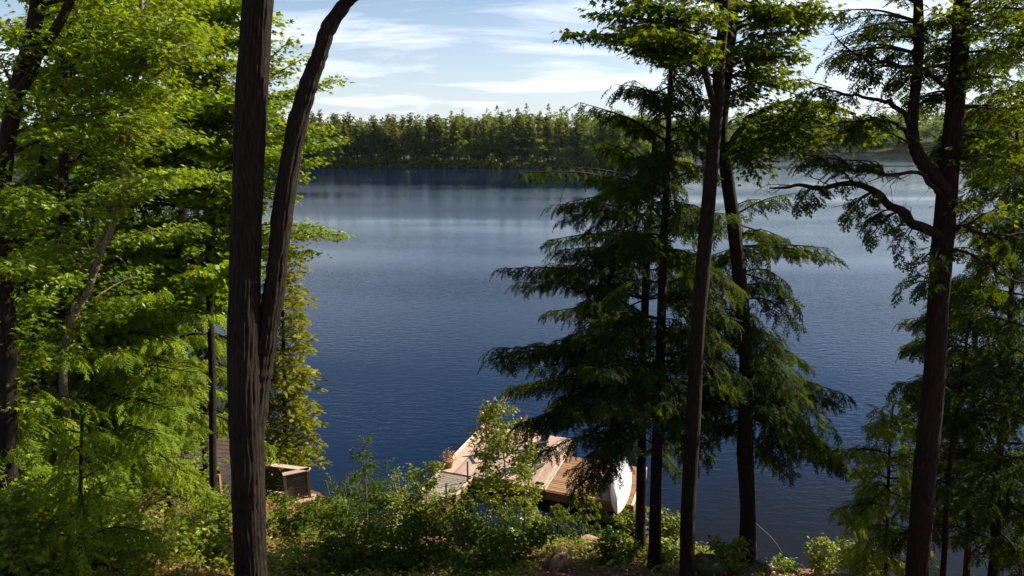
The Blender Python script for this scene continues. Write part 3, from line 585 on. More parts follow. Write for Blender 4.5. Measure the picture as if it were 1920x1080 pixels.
limbs(rb[3], [(1835, 520, 1790, 540, 0), (1832, 580, 1750, 600, -.6), (1835, 560, 1900, 570, .6), (1828, 650, 1760, 670, .6), (1826, 700, 1700, 735, -.6), (1826, 740, 1900, 760, .2), (1824, 800, 1720, 800, .5), (1822, 850, 1740, 880, -.6),
              (1820, 900, 1900, 900, 0), (1832, 600, 1690, 600, 1, .5), (1828, 660, 1710, 650, 1), (1820, 870, 1690, 850, 1.4), (1838, 450, 1880, 450, 1), (1816, 960, 1880, 980, 0), (1818, 940, 1760, 980, 1), (1829, 620, 1940, 620, 1)], 16.5)
limbs(rb[0], [(1800, 730, 1690, 720, -.5, .5), (1795, 760, 1720, 800, .5, .5), (1806, 690, 1850, 680, 0, .5), (1812, 640, 1700, 650, .6, .4), (1785, 850, 1850, 850, .5, .6), (1780, 900, 1730, 930, -.4, .4), (1790, 800, 1850, 790, -.6, .5)], 13)
limbs(rb[2], [(1668, 850, 1582, 848, -.6, .45), (1670, 820, 1652, 770, .3, .3), (1674, 790, 1640, 800, -.6, .4), (1666, 900, 1720, 900, .3, .5), (1664, 950, 1572, 955, -.8, .4), (1662, 980, 1620, 1000, -.5, .6), (1668, 860, 1740, 850, .2, .5), (1664, 930, 1620, 900, .8, .5),
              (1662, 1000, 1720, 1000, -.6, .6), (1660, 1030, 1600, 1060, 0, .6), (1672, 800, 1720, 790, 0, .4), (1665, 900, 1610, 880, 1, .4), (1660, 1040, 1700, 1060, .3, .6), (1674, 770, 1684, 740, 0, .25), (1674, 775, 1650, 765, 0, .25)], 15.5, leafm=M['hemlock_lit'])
rb[1].random_hem(zr_(1866, 1040, 14), zr_(1907, 260, 14), 34, 2.1, 1.2); rb[3].random_hem(zr_(1816, 980, 16.5), zr_(1838, 430, 16.5), 24, 2.3, 1.1)
rb4 = T('rb4', 'hemlock_tree', pp([(1935, 1075), (1945, 800), (1950, 500), (1955, 200), (1958, -40)], 12.5), .15, .06, 'hemlock trunk cut by the right edge of the view, boughs hanging in', 'tree', M['bark_hem'], M['hemlock'], sides=12)
rb4.random_hem(zr_(1940, 1000, 12.5), zr_(1956, 0, 12.5), 34, 1.9, 1.3)
rb[2].random_hem(zr_(1660, 1070, 15.5), zr_(1674, 770, 15.5), 22, 1.35, .3, leafm=M['hemlock_lit'])
for t_, lf_ in ((A, 'maple_dark'), (Bt, 'maple_dark'), (near, 'maple')):
    top = t_.tp[-1]
    for i_ in range(7):
        z_ = top[2]-.2-i_*.55; a_, _ = t_.near(z=z_); th_ = i_*2.4+.5; ln_ = 1.1+.25*i_
        if z_ > 14+a_[1]*.22+.3: t_.limb([a_, a_+np.array([math.cos(th_), math.sin(th_), .25])*ln_*.5, a_+np.array([math.cos(th_), math.sin(th_), .3])*ln_], 'maple', width=.6, leafm=M[lf_], size=.15)
# ------------------------------------------------------------------ left wood
LW = {
 'a': ('maple_tree', [(18, 1085), (15, 850), (14, 650), (8, 480), (6, 330), (30, 180), (62, 60), (75, -60)], 11, .15, .11, 'maple leaning right with thick dark trunk at the far left edge', 'bark'),
 'b': ('maple_tree', [(103, 1080), (100, 850), (106, 690), (116, 520), (118, 380), (120, 240), (118, 120), (118, -40)], 13.5, .13, .06, 'straight slender maple, second trunk from the left edge', 'bark'),
 'c': ('maple_tree', [(118, 720), (140, 590), (165, 545), (188, 475), (212, 420), (236, 300), (250, 185), (262, 60), (266, -40)], 12.5, .075, .04, 'slim maple bending to the right, pale forked stem among bright leaves', 'bark_grey'),
 'd': ('maple_tree', [(318, 960), (318, 780), (324, 600), (330, 500), (345, 380), (352, 200), (356, 40), (360, -60)], 17.5, .17, .07, 'maple with dark trunk seen through the leaves left of the double trunk', 'bark'),
 'e': ('maple_tree', [(40, 900), (40, 700), (50, 560), (66, 400), (86, 260), (105, 150), (150, 60), (190, 0)], 14.5, .09, .04, 'thin crooked maple between the two leftmost trunks', 'bark'),
 'f': ('maple_tree', [(245, 900), (243, 700), (240, 500), (246, 380), (250, 250), (256, 100), (256, -60)], 21, .15, .06, 'maple standing deep in the shade of the left wood', 'bark'),
 'g': ('maple_tree', [(400, 900), (398, 700), (392, 500), (398, 360), (406, 230), (412, 60), (420, -60)], 16, .10, .05, 'slender maple just behind the double trunk with leafy twigs on both sides', 'bark'),
}
lw = {}
for k_, (n_, pts_, D_, r0, r1, lab, mt) in LW.items(): lw[k_] = T('l'+k_, n_, pp(pts_, D_), r0, r1, lab, 'tree', M[mt], M['maple_green'] if k_ in 'bdfe' else M['maple'], sides=14); lw[k_].D = D_
lw['a'].bare(pp([(14, 240), (45, 165), (80, 95), (128, 10), (150, -60)], 10.9), .085, .07, 14)
lw['c'].bare(pp([(190, 470, 12.5), (182, 440, 12.4), (180, 350, 12.4), (190, 300, 12.3)], 12.5), .025, .012, 6)
lw['c'].bare(pp([(250, 520, 12.4), (215, 480, 12.4), (180, 490, 12.5)][::-1], 12.5), .02, .008, 6)
lw['b'].bare(pp([(118, 200), (145, 110), (200, 75), (260, 62)], 13.4), .03, .01, 6)
lw['b'].bare(pp([(118, 130), (170, 60), (230, 30)], 13.4), .025, .01, 6)
def wall(keys, n, x0, x1, y0, y1, dj, width=.75, lm=None, size=.125, dens=1., leaf=None):
    for i in range(n):
        ex, ey = rng.uniform(x0, x1), rng.uniform(y0, y1)
        best = None
        for k_ in keys:
            t = lw[k_]; e = P(ex, ey, t.D+rng.uniform(-dj, dj))
            a, r = t.near(z=e[2]-rng.uniform(.1, .9)); dd = np.linalg.norm(a-e)+rng.uniform(0, 1.2)
            if best is None or dd < best[0]: best = (dd, t, a, e)
        _, t, a, e = best; v = e-a; l_ = np.linalg.norm(v)
        if l_ < .5: e = a+unit(v+np.array([.1, -.1, 0]))*.9
        st = max(.1, 1-2.0/max(l_, 2.1))
        t.limb([a, (a+e)/2+UP*l_*.06, e], 'maple', width=width, leafm=lm, size=size, droop=.18, start=st, dens=dens, leaf=leaf)
wall('abceg', 125, -20, 430, -40, 570, 2.2, .85)
wall('acg', 22, 150, 430, -20, 300, 1.6, .85)
wall('dfg', 95, 0, 450, -40, 540, 3.0, 1.15, size=.165, dens=1.25, leaf=DIW)
wall('ab', 14, -20, 110, 380, 740, 1.5)
maple_limbs(lw['g'], [(406, 230, 545, 75, -1), (406, 230, 575, 105, .3), (404, 250, 535, 190, -.6), (402, 300, 560, 235, .4), (402, 300, 612, 240, .8), (400, 330, 635, 262, -.2), (398, 350, 600, 300, .3), (396, 380, 560, 330, -.6),
                      (408, 180, 530, 130, 1), (406, 230, 560, 170, .8), (404, 240, 632, 150, 1.2), (395, 440, 600, 425, -.4), (394, 460, 640, 440, .3), (392, 480, 590, 475, .2), (410, 120, 520, 40, 0), (398, 360, 575, 270, .8), (394, 480, 540, 440, 1), (398, 340, 540, 370, 0), (402, 290, 520, 290, -1), (400, 320, 530, 250, 1.5)], 16, width=.6, size=.13)
# hemlocks of the left wood
LH = [([(170, 930, 14.5), (172, 760, 14.5), (176, 620, 14.5), (180, 500, 14.5)], .11, 'hemlock with sunlit layered boughs in the middle of the left wood'),
      ([(60, 1010, 12), (60, 850, 12), (64, 700, 12), (70, 600, 12)], .09, 'young hemlock with feathery yellow-green boughs at the lower left edge'),
      ([(300, 900, 17), (304, 760, 17), (306, 640, 17), (312, 520, 17)], .12, 'hemlock leaning over the shed roof from the left'),
      ([(10, 900, 16), (12, 700, 16), (16, 500, 16), (20, 350, 16)], .14, 'tall dark hemlock behind the leaning trunk at the left edge'),
      ([(385, 850, 20.5), (388, 700, 20.5), (392, 500, 20.5), (398, 350, 20.5)], .13, 'dark hemlock on the shore behind the double trunk'),
      ([(240, 880, 22.5), (240, 700, 22.5), (236, 450, 22.5), (236, 250, 22.5)], .16, 'tall hemlock on the shore deep in the left wood'),
      ([(110, 880, 21), (112, 700, 21), (112, 450, 21), (112, 250, 21)], .16, 'dark hemlock far back beside the slender straight maple'),
      ([(150, 1060, 10), (150, 960, 10), (152, 860, 10), (154, 780, 10)], .05, 'small bright hemlock sapling left of the upturned roots')]
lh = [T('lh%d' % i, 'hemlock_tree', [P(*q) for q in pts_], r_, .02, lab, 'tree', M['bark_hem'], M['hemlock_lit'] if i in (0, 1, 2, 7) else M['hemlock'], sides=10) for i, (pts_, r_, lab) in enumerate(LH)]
def zr(px, py, D): return P(px, py, D)[2]
lh[0].random_hem(zr(170, 900, 14.5), zr(180, 480, 14.5), 30, 2.6, 1.2)
lh[1].random_hem(zr(60, 1010, 12), zr(70, 590, 12), 26, 1.9, .6)
lh[2].random_hem(zr(300, 800, 17), zr(312, 500, 17), 24, 2.6, 1.2)
lh[3].random_hem(zr(10, 850, 16), zr(20, 300, 16), 27, 2.6, 1.4, lo=True, size=.62)
lh[4].random_hem(zr(385, 760, 20.5), zr(398, 330, 20.5), 30, 2.0, 1.0, lo=True, size=.62)
lh[5].random_hem(zr(240, 850, 22.5), zr(236, 200, 22.5), 34, 3.2, 1.4, lo=True, size=.62)
lh[6].random_hem(zr(110, 850, 21), zr(112, 200, 21), 34, 3.0, 1.4, lo=True, size=.62)
lh[7].random_hem(zr(150, 1060, 10), zr(154, 770, 10), 20, 1.2, .35)
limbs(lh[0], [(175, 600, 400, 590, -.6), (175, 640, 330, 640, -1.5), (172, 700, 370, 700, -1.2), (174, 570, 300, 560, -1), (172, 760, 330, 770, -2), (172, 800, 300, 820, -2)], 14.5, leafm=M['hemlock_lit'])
# more of the left wood just outside the view, sharing meshes
def copy_tree(o, parent=None):
    c = o.copy(); COL.objects.link(c)
    if parent is not None: c.parent = parent
    for ch in o.children: copy_tree(ch, c)
    return c
for (src_, dx_, dy_, lab_) in ((lh[5], -6.5, -1.5, 'hemlock standing outside the left edge, near the shore'), (lh[6], -4.5, -3.0, 'dark hemlock outside the left edge behind the leaning maple'), (lw['d'], -9.5, -1.0, 'maple outside the left edge, deep in the wood'), (lh[6], -9.5, 0.5, 'second dark hemlock outside the left edge, farther along the shore')):
    c_ = copy_tree(src_.root if hasattr(src_, 'root') else src_); c_.location.x += dx_; c_.location.y += dy_; c_.location.z = gz(c_.location.x, c_.location.y); c_.rotation_euler.z = rng.uniform(0, 6.28); c_['label'] = lab_
# cedar by the water
ced = T('ced', 'cedar_tree', [P(536, 905, 25), P(533, 700, 25), P(528, 520, 25), P(526, 450, 25)], .13, .02, 'narrow yellow-green cedar at the water behind the double trunk', 'tree', M['bark_hem'], M['cedar'], sides=10)
ced.random_hem(zr(528, 880, 25), zr(520, 450, 25), 150, 1.4, .85, style='ced', rise=.25, size=.34, dens=1.1)
ced2 = T('ced2', 'cedar_tree', [P(470, 900, 24), P(468, 700, 24), P(466, 520, 24), P(464, 420, 24)], .13, .02, 'second cedar, mostly hidden right behind the double trunk', 'tree', M['bark_hem'], M['cedar'], sides=10)
ced2.random_hem(zr(470, 850, 24), zr(464, 420, 24), 40, 1.2, .7, style='ced', rise=.25, size=.26)
#@@END_TREES
#@@STRUCT
# ------------------------------------------------------------------ dock
U_ = np.array([math.cos(R(-20)), math.sin(R(-20)), 0]); W_ = np.array([math.sin(R(20)), math.cos(R(20)), 0])
DZ = .6; O_ = np.array([1.275, 23.96, DZ])
def dl(u, w_, z=0): return O_+U_*u+W_*w_+UP*z
AXu = np.array([U_, W_, UP]); AXw = np.array([W_, -U_, UP])
def boards(root, name, mat, u0, u1, w0, w1, along, bw=.138, gap=.008, th=.035, z=0):
    """boards between u0..u1 and w0..w1 in dock axes, running along 'u' or 'w'; one object each, alike ones share a mesh"""
    span = (w1-w0) if along == 'u' else (u1-u0); ln = (u1-u0) if along == 'u' else (w1-w0)
    n = int(round(span/(bw+gap))); st = span/n; mb = MB(); mb.bevbox((0, 0, 0), (ln, st-gap, th), None, .006); base = None
    for i in range(n):
        if base is None: o = mb.build(name, mat, root); base = o
        else: o = base.copy(); COL.objects.link(o)
        c = dl((u0+u1)/2, w0+st*(i+.5), z-th/2) if along == 'u' else dl(u0+st*(i+.5), (w0+w1)/2, z-th/2)
        c = c+UP*rng.uniform(-.003, .003)+ (U_ if along == 'u' else W_)*rng.uniform(-.006, .006)
        o.location = tuple(c-np.array(root.location)); o.rotation_euler = (0, 0, R(-20) if along == 'u' else R(70))
def part(root, name, mat, c, size, ax): mb = MB(); mb.bevbox((0, 0, 0), size, None, .008); o = mb.build(name, mat, root); o.location = tuple(np.array(c)-np.array(root.location)); o.rotation_euler = (0, 0, math.atan2(ax[0][1], ax[0][0])); return o
dk = tag(empty('pale_dock', dl(-2.3, 2.3, -.6)), 'large pale plank dock with chairs, planter pots at its corners', 'dock')
boards(dk, 'plank', M['pale_wood'], -4.5, -.05, .0, 3.72, 'w'); boards(dk, 'plank', M['pale_wood'], -4.5, -.05, 3.74, 4.7, 'w')
for (c, sz, ax) in ((dl(-2.3, -.03, -.23), (4.5, .05, .38), AXu), (dl(-2.3, 4.73, -.23), (4.5, .05, .38), AXu), (dl(-4.53, 2.35, -.23), (4.7, .05, .38), AXw), (dl(-.03, 2.35, -.3), (4.66, .05, .3), AXw)): part(dk, 'fascia', M['face_wood'], c, sz, ax)
part(dk, 'edge_board', M['cap_wood'], dl(-4.46, 2.35, .03), (4.7, .12, .05), AXw)
for u, w_ in ((-4.2, .4), (-4.2, 4.3), (-.4, .4), (-.4, 4.3), (-2.2, .4)): mb = MB(); mb.tube([dl(u, w_, -3), dl(u, w_, -.1)], .11, 10); mb.build('pile', M['face_wood'], dk, dk.location, True)
part(dk, 'cleat', M['dark_metal'], dl(-.32, .35, .035), (.34, .07, .06), AXu)
bd = tag(empty('brown_dock', dl(1.7, 1.5, -.6)), 'brown plank dock section with an upturned white canoe on it', 'dock')
boards(bd, 'plank', M['brown_wood'], .05, 3.35, .0, 3.05, 'u')
for (c, sz, ax) in ((dl(1.7, -.03, -.12), (3.36, .05, .17), AXu), (dl(1.7, -.025, -.30), (3.36, .05, .17), AXu), (dl(1.7, 3.08, -.23), (3.36, .05, .38), AXu), (dl(3.40, 1.52, -.22), (3.15, .06, .42), AXw)): part(bd, 'fascia', M['face_wood'], c, sz, ax)
part(bd, 'seam_strip', M['cap_wood'], dl(0.0, 1.5, .01), (3.1, .075, .04), AXw)
part(bd, 'edge_board', M['cap_wood'], dl(3.37, 1.52, .015), (3.15, .10, .045), AXw)
for u, w_ in ((.4, .4), (3., .4), (.4, 2.7), (3., 2.7)): mb = MB(); mb.tube([dl(u, w_, -3), dl(u, w_, -.1)], .11, 10); mb.build('pile', M['face_wood'], bd, bd.location, True)
# gangway to the shore
gw = tag(empty('gangway', dl(-3.9, -1.4, -.4)), 'plank gangway with pale curbs leading from the shore to the pale dock', 'gangway')
def gangz(w_): return .02
n = 16
for i in range(n):
    w_ = -.1-2.3*(i+.5)/n; o = part(gw, 'plank', M['gang_wood'], dl(-3.75, w_, -.04), (1.35, .132, .035), AXu)
for u in (-4.46, -3.05): part(gw, 'curb', M['cap_wood'], dl(u, -1.25, -.0), (2.4, .09, .09), AXw); part(gw, 'joist', M['face_wood'], dl(u, -1.25, -.18), (2.4, .06, .2), AXw)
for u, w_ in ((-3.05, -.45), (-3.1, -2.3), (-4.4, -2.2)): mb = MB(); mb.tube([dl(u, w_, -1.5), dl(u, w_, .85)], .03, 8); mb.build('post', M['dark_metal'], gw, gw.location, True)
# canoe, keel up
def canoe():
    c0 = np.array([4.20, 23.95, DZ]); r = tag(empty('canoe', c0), 'white canoe turned keel up on the brown dock section', 'canoe')
    Lc, beam, dep = 3.9, .74, .40; ns, nc = 40, 18; mb = MB()
    ang = R(77); ax = np.array([[math.cos(ang), math.sin(ang), 0], [-math.sin(ang), math.cos(ang), 0], [0, 0, 1]])
    def ring(s, off=0):
        t = 2*s-1; w_ = beam/2*max(0, 1-abs(t)**2.3)**.8+.008; sheer = .20*abs(t)**3; h = dep+.05-sheer*0; out = []
        for k in range(nc+1):
            a = math.pi*k/nc; cx, sx_ = math.cos(a), math.sin(a)
            y = w_*np.sign(cx)*abs(cx)**.75; vee = abs(t)**3
            z = (dep+.0)*(sx_**(.55+.6*vee)) - sheer*(1-sx_)
            z = z*(1-.25*abs(t)**6)
            out.append([t*Lc/2*(1-.04*(1-sx_)*abs(t)**4), y, z+.20])
        return np.array(out)
    rs = [ring(s) for s in np.linspace(0, 1, ns)]; v = np.concatenate(rs); k = nc+1
    f = [[i*k+j, i*k+j+1, (i+1)*k+j+1, (i+1)*k+j] for i in range(ns-1) for j in range(nc)]
    mb.add(v@ax, f); mb.build('hull', M['canoe'], r, (0, 0, 0), True)
    for sd_ in (0, -1):
        g = MB(); g.tube(np.array([q[sd_] for q in rs])@ax, .016, 6); g.build('gunwale', M['gunwale'], r, smooth=True)
    g = MB(); g.tube(np.array([q[nc//2]+np.array([0, 0, .004]) for q in rs])@ax, .010, 5); g.build('keel', M['canoe'], r, smooth=True)
    for s in (.3, .5, .7):
        q = ring(s); g = MB(); g.tube(np.array([q[0], q[-1]])@ax, .02, 6); g.build('thwart', M['gunwale'], r)
canoe()
# adirondack chairs
def chair(loc, rz, label, proto=[None]):
    if proto[0] is None:
        r = empty('adirondack_chair', (0, 0, 0)); 
        def bx(nm, c, sz, rx=0, ry=0, rzz=0):
            mb = MB(); mb.bevbox((0, 0, 0), sz, None, .006); o = mb.build(nm, M['chair'], r); o.location = c; o.rotation_euler = (rx, ry, rzz); return o
        for i in range(5): bx('seat_slat', (0, -.05+i*-.0+.22-.10*i, .26+.028*(4-i)*-1+.09), (.54, .085, .02), R(8))
        for i in range(7):
            x = -.27+.09*i; h = .80-abs(i-3)*.045; bx('back_slat', (x, -.30-.15*h, .28+h*.46), (.08, .02, h), R(22)) if False else bx('back_slat', (x, -.24-.17*h, .26+h*.45), (.08, .02, h), R(20))
        for s_ in (-1, 1):
            bx('armrest', (s_*.36, -.02, .56), (.13, .72, .022)); bx('leg', (s_*.33, .30, .28), (.03, .10, .54)); bx('leg', (s_*.30, -.12, .18), (.03, .95, .10), R(14))
        bx('cross_bar', (0, -.36, .50), (.74, .05, .05)); proto[0] = r; src = r
    else:
        s0 = proto[0]; r = s0.copy(); COL.objects.link(r)
        for ch in s0.children: c = ch.copy(); COL.objects.link(c); c.parent = r
    r.location = tuple(loc); r.rotation_euler = (0, 0, rz); tag(r, label, 'chair', 'deck chairs on the pale dock'); return r
chair(dl(-1.0, 1.35), R(150), 'dark slatted deck chair nearest the brown dock section')
chair(dl(-1.3, 3.0), R(110), 'dark slatted deck chair at the far side of the pale dock behind the boughs')
chair(dl(-2.75, 2.0), R(200), 'dark slatted deck chair in the middle of the pale dock behind the young maple')
# folded parasol
pr = tag(empty('parasol', dl(-1.0, .75)), 'folded grey parasol on a dark pole beside the deck chair', 'parasol')
mb = MB(); mb.tube([dl(-1., .75, .0), dl(-1., .75, 2.35)], .022, 8); mb.build('pole', M['dark_metal'], pr, pr.location, True)
mb = MB(); zs = np.linspace(.95, 2.3, 14); mb.tube([dl(-1., .75, z) for z in zs], .07+.05*np.sin((zs-.95)/1.35*math.pi)**.6*(1-(zs-.95)/1.8), 14, rough=.3); mb.build('canopy', M['parasol'], pr, pr.location, True)
mb = MB(); mb.tube([dl(-1., .75, .0), dl(-1., .75, .07)], [.24, .2], 16); mb.build('base', M['dark_metal'], pr, pr.location)
def pot(loc, label, r=.19, h=.3):
    o = tag(empty('flower_pot', loc), label, 'flower pot', 'flower pots on the pale dock'); l = np.array(loc)
    mb = MB(); mb.tube([l, l+UP*h*.85, l+UP*h*.86, l+UP*h], [r*.7, r*.95, r*1.08, r*1.08], 14); mb.build('pot', M['terracotta'], o, l, False)
    mb = MB(); n = 130; c = l+UP*(h+.16); p = c+rng.normal(0, 1, (n, 3))*np.array([.15, .15, .10]); mb.place(OV, p, rng.normal(0, 1, (n, 3)), UP+rng.normal(0, .5, (n, 3)), rng.uniform(.05, .1, n)); q = mb.build('leaves', M['shrub'], o, l); q['kind'] = 'stuff'
    mb = MB(); n = 70; p = c+UP*.08+rng.normal(0, 1, (n, 3))*np.array([.15, .15, .08]); mb.place(OV, p, rng.normal(0, 1, (n, 3)), UP+rng.normal(0, .7, (n, 3)), rng.uniform(.05, .08, n)); q = mb.build('flowers', M['flower'], o, l); q['kind'] = 'stuff'
pot(dl(-4.15, 4.4), 'red flowering pot on the outer far corner of the pale dock'); pot(dl(-4.25, .4), 'pink flowering pot at the head of the gangway')

# ------------------------------------------------------------------ shed, boardwalk, railing at left
def rot2(a): return np.array([[math.cos(a), math.sin(a), 0], [-math.sin(a), math.cos(a), 0], [0, 0, 1]])
def fpart(root, name, mat, c, size, rz=0, tilt=0, bev=.008):
    mb = MB(); mb.bevbox((0, 0, 0), size, None, bev); o = mb.build(name, mat, root); o.location = tuple(np.array(c)-np.array(root.location)); o.rotation_euler = (tilt, 0, rz); return o
# low corner railing (dark slats, pale cap)
cA = PZ(531, 886, 1.95); cB = PZ(574, 878, 1.95); cB = PZ(577, 880, 1.95)
pA = PZ(538, 882+14, 1.95); 
rl0 = np.array([PZ(532, 887, 2.0)[0], PZ(532, 887, 2.0)[1], .9])
q1 = PZ(532, 889, 2.0); q2 = PZ(578, 881, 2.0); q3 = PZ(500, 874, 2.0)
q1 = PZ(533, 890, 2.0); q2 = PZ(577, 881, 2.0); q3 = PZ(470, 868, 2.0)
rr_ = tag(empty('railing', (q1[0], q1[1], .9)), 'low corner railing of grey slats with a pale wooden cap beside the lake', 'railing')
def panel(a, b, n=8, slat=.115, zb=.98, zt=1.97, posts=(0, 1)):
    a = np.array(a); b = np.array(b); v = b-a; l_ = np.linalg.norm(v[:2]); rz = math.atan2(v[1], v[0]); m = (a+b)/2
    for i in range(n): fpart(rr_, 'slat', M['slat_wood'], (m[0], m[1], zb+.06+i*(zt-zb-.04)/n), (l_-.1, .03, (zt-zb-.04)/n-.012), rz, 0, .004)
    for k in posts: p = a if k == 0 else b; fpart(rr_, 'post', M['cap_wood'] if k == 0 else M['face_wood'], (p[0], p[1], (zb+zt)/2-.08), (.10, .10, zt-zb+.12), rz)
    nrm = np.array([math.sin(rz), -math.cos(rz), 0]); fpart(rr_, 'cap', M['cap_wood'], (m[0], m[1], zt+.045), (l_+.12, .24, .045), rz); 
    fpart(rr_, 'bottom_rail', M['cap_wood'], tuple((a+b)/2*np.array([1, 1, 0])+np.array([0, 0, zb-.10])+nrm*.12), (l_+.3, .26, .05), rz)
panel(q1, q2); panel(q2, q3, posts=(1,))
deckp = tag(empty('shed_deck', (q3[0], q3[1], .8)), 'small grey plank deck behind the corner railing', 'deck')
for i in range(16): fpart(deckp, 'plank', M['grey_wood'], (q1[0]-1.35, q1[1]+.05+i*.14-.6, .84), (3.2, .13, .035), 0)
# shed
s0 = np.array([-11.2, 22.6, .9]); sh = tag(empty('shed', s0), 'small dark wooden shed with a shingled lean-to roof among the trees', 'shed')
srz = R(-12); AX = rot2(srz)
def sloc(x, y, z): return s0+np.array([x, y, 0])@AX+UP*z
Wd, Dp, hF, hB = 2.7, 1.8, 1.9, 2.5
for side, (x0_, y0_, ln_, ra) in enumerate(((0, -Dp/2, Wd, 0), (Wd/2, 0, Dp, R(90)), (0, Dp/2, Wd, 0), (-Wd/2, 0, Dp, R(90)))):
    for i in range(13):
        z = .07+i*.143
        if side == 0 and z < 1.85:   # doorway gap at the right end of the front
            fpart(sh, 'wall_board', M['dark_siding'], sloc(-.45, y0_, z), (Wd-.9, .035, .135), srz+ra, 0, .005)
        else: fpart(sh, 'wall_board', M['dark_siding'], sloc(x0_, y0_, z), (ln_, .035, .135), srz+ra, 0, .005)
for x_ in (-1.36, .52, 1.36): fpart(sh, 'corner_post', M['face_wood'], sloc(x_, -Dp/2-.03, 1.0), (.10, .10, 2.0), srz)
fpart(sh, 'corner_post', M['face_wood'], sloc(1.36, Dp/2, 1.1), (.10, .10, 2.1), srz)
fpart(sh, 'floor', M['grey_wood'], sloc(0, 0, -.03), (Wd, Dp, .06), srz)
tl = math.atan2(.5, 2.9)
rf = fpart(sh, 'roof', M['dark_siding'], sloc(0, 0, 2.2), (3.3, 2.4, .08), srz, tl)
for i in range(11):
    y_ = -1.13+i*.222; 
    for j in range(7):
        mb = MB(); mb.box((0, 0, 0), (.455, .27, .012)); o = mb.build('shingle', M['shingle'], rf); o.location = (-1.42+j*.474+(.12 if i % 2 else 0)*(1 if j < 6 else 0), y_, .052+.004*rng.random()); o.rotation_euler = (R(-2.2), 0, 0)
fpart(sh, 'fascia', M['cap_wood'] if False else M['grey_wood'], sloc(0, -1.21, 1.96), (3.3, .03, .15), srz)
# boardwalk with posts
bw0 = PZ(150, 965, 1.15); bw1 = PZ(385, 955, 1.0); bk = tag(empty('boardwalk', bw0), 'plank boardwalk with thin rail posts running to the shed', 'boardwalk')
v = bw1-bw0; l_ = np.linalg.norm(v[:2]); rz = math.atan2(v[1], v[0]); nb = int(l_/.15)
for i in range(nb):
    c = bw0+v*(i+.5)/nb; fpart(bk, 'plank', M['brown_wood'], (c[0], c[1], c[2]+.02), (.14, 1.3, .035), rz)
nrm = np.array([math.sin(rz), -math.cos(rz), 0])
for i in range(6): c = bw0+v*(i/5); c = c+nrm*.6; mb = MB(); mb.tube([c-UP*.6, c+UP*.95], .022, 6); mb.build('rail_post', M['dark_metal'], bk, bk.location, True)
mb = MB(); mb.tube([bw0-nrm*.6+UP*.9, bw1-nrm*.6+UP*.95], .04, 8); mb.build('handrail', M['bark_grey'], bk, bk.location, True)
for s_ in (-.55, .55): mb = MB(); mb.tube([bw0+nrm*s_-UP*.1, bw1+nrm*s_-UP*.1], .06, 6); mb.build('joist', M['face_wood'], bk, bk.location, True)

# ------------------------------------------------------------------ stones, roots, sticks
def rock(name, loc, size, mat, label, seed, flat=1.0, sink=.3):
    r = np.random.default_rng(seed); nu, nv = 20, 12; vs = []
    for j in range(nv+1):
        for i in range(nu):
            th, ph = 2*math.pi*i/nu, math.pi*j/nv; d = np.array([math.sin(ph)*math.cos(th), math.sin(ph)*math.sin(th), math.cos(ph)])
            d = np.sign(d)*np.abs(d)**.72
            k = 1+.28*(vnoise(d[0]*1.7+seed, d[1]*1.7+d[2]*2.3)-.5)+.12*(vnoise(d[0]*5+seed, d[1]*5+d[2]*5)-.5); vs.append(d*k*np.array(size)/2*np.array([1, 1, flat]))
    f = [[j*nu+i, j*nu+(i+1) % nu, (j+1)*nu+(i+1) % nu, (j+1)*nu+i][::-1] for j in range(nv) for i in range(nu)]
    mb = MB(); mb.add(np.array(vs), f); o = mb.build(name, mat, smooth=True); o.location = (loc[0], loc[1], loc[2]+size[2]*(.5-sink)); o.rotation_euler = (0, R(r.uniform(-8, 8)), r.uniform(0, 3)); tag(o, label, 'rock'); return o
rock('rock', G(1050, 1062), (.75, .5, .5), M['rock'], 'upright grey-brown boulder on the leaf litter at the bottom, right of centre', 3)
rock('flat_stone', G(1112, 1020), (1.0, .6, .22), M['rock'], 'flat pale stone among the leaves just above the boulder', 5)
rock('flat_stone', G(1160, 1024), (.95, .55, .16), M['rock'], 'flat stone beside the reddish trunk, right of the other flat stone', 8)
rock('mossy_rock', G(1328, 1070), (.85, .6, .5), M['moss_rock'], 'mossy rock between the grey-footed trunk and the curved trunk', 12)
rock('dark_rock', G(1425, 1072), (.5, .4, .35), M['dark_rock'], 'dark wet rock at the water just right of the curved trunk', 15)
g = G(1462, 1062); g[2] = max(g[2], .05)
pi_ = tag(empty('pipe_end', g), 'short dark round pipe with a white rim at the water edge', 'pipe')
mb = MB(); dv = unit([.35, .5, .8]); mb.tube([g, g+dv*.30], .15, 20); mb.build('pipe', M['dark_metal'], pi_, g, True)
mb = MB(); u1 = unit(np.cross(dv, UP)); u2 = np.cross(dv, u1); mb.tube([g+dv*.30+(u1*math.cos(a)+u2*math.sin(a))*.155 for a in np.linspace(-.6, 2.6, 16)], .022, 8); mb.build('rim', M['white'], pi_, g, True)
def stick(px1, px2, r, label, mat=M['bark_dead'], lift=.05, name='fallen_branch', bend=.1):
    a, b = G(*px1), G(*px2); a[2] += lift; b[2] += lift; m = (a+b)/2+UP*bend; mb = MB(); p = smoothpts([a, m, b], 12); mb.tube(p, np.linspace(r, r*.4, len(p)), 6); o = mb.build(name, mat, None, a, True); o.location = tuple(a); tag(o, label, 'branch'); return o
stick((560, 1040), (770, 985), .035, 'long pale fallen branch lying across the slope left of the young maple', M['bark_grey'], .12)
stick((600, 1022), (760, 992), .02, 'thin grey fallen stick just above the long fallen branch', M['bark_grey'], .1)
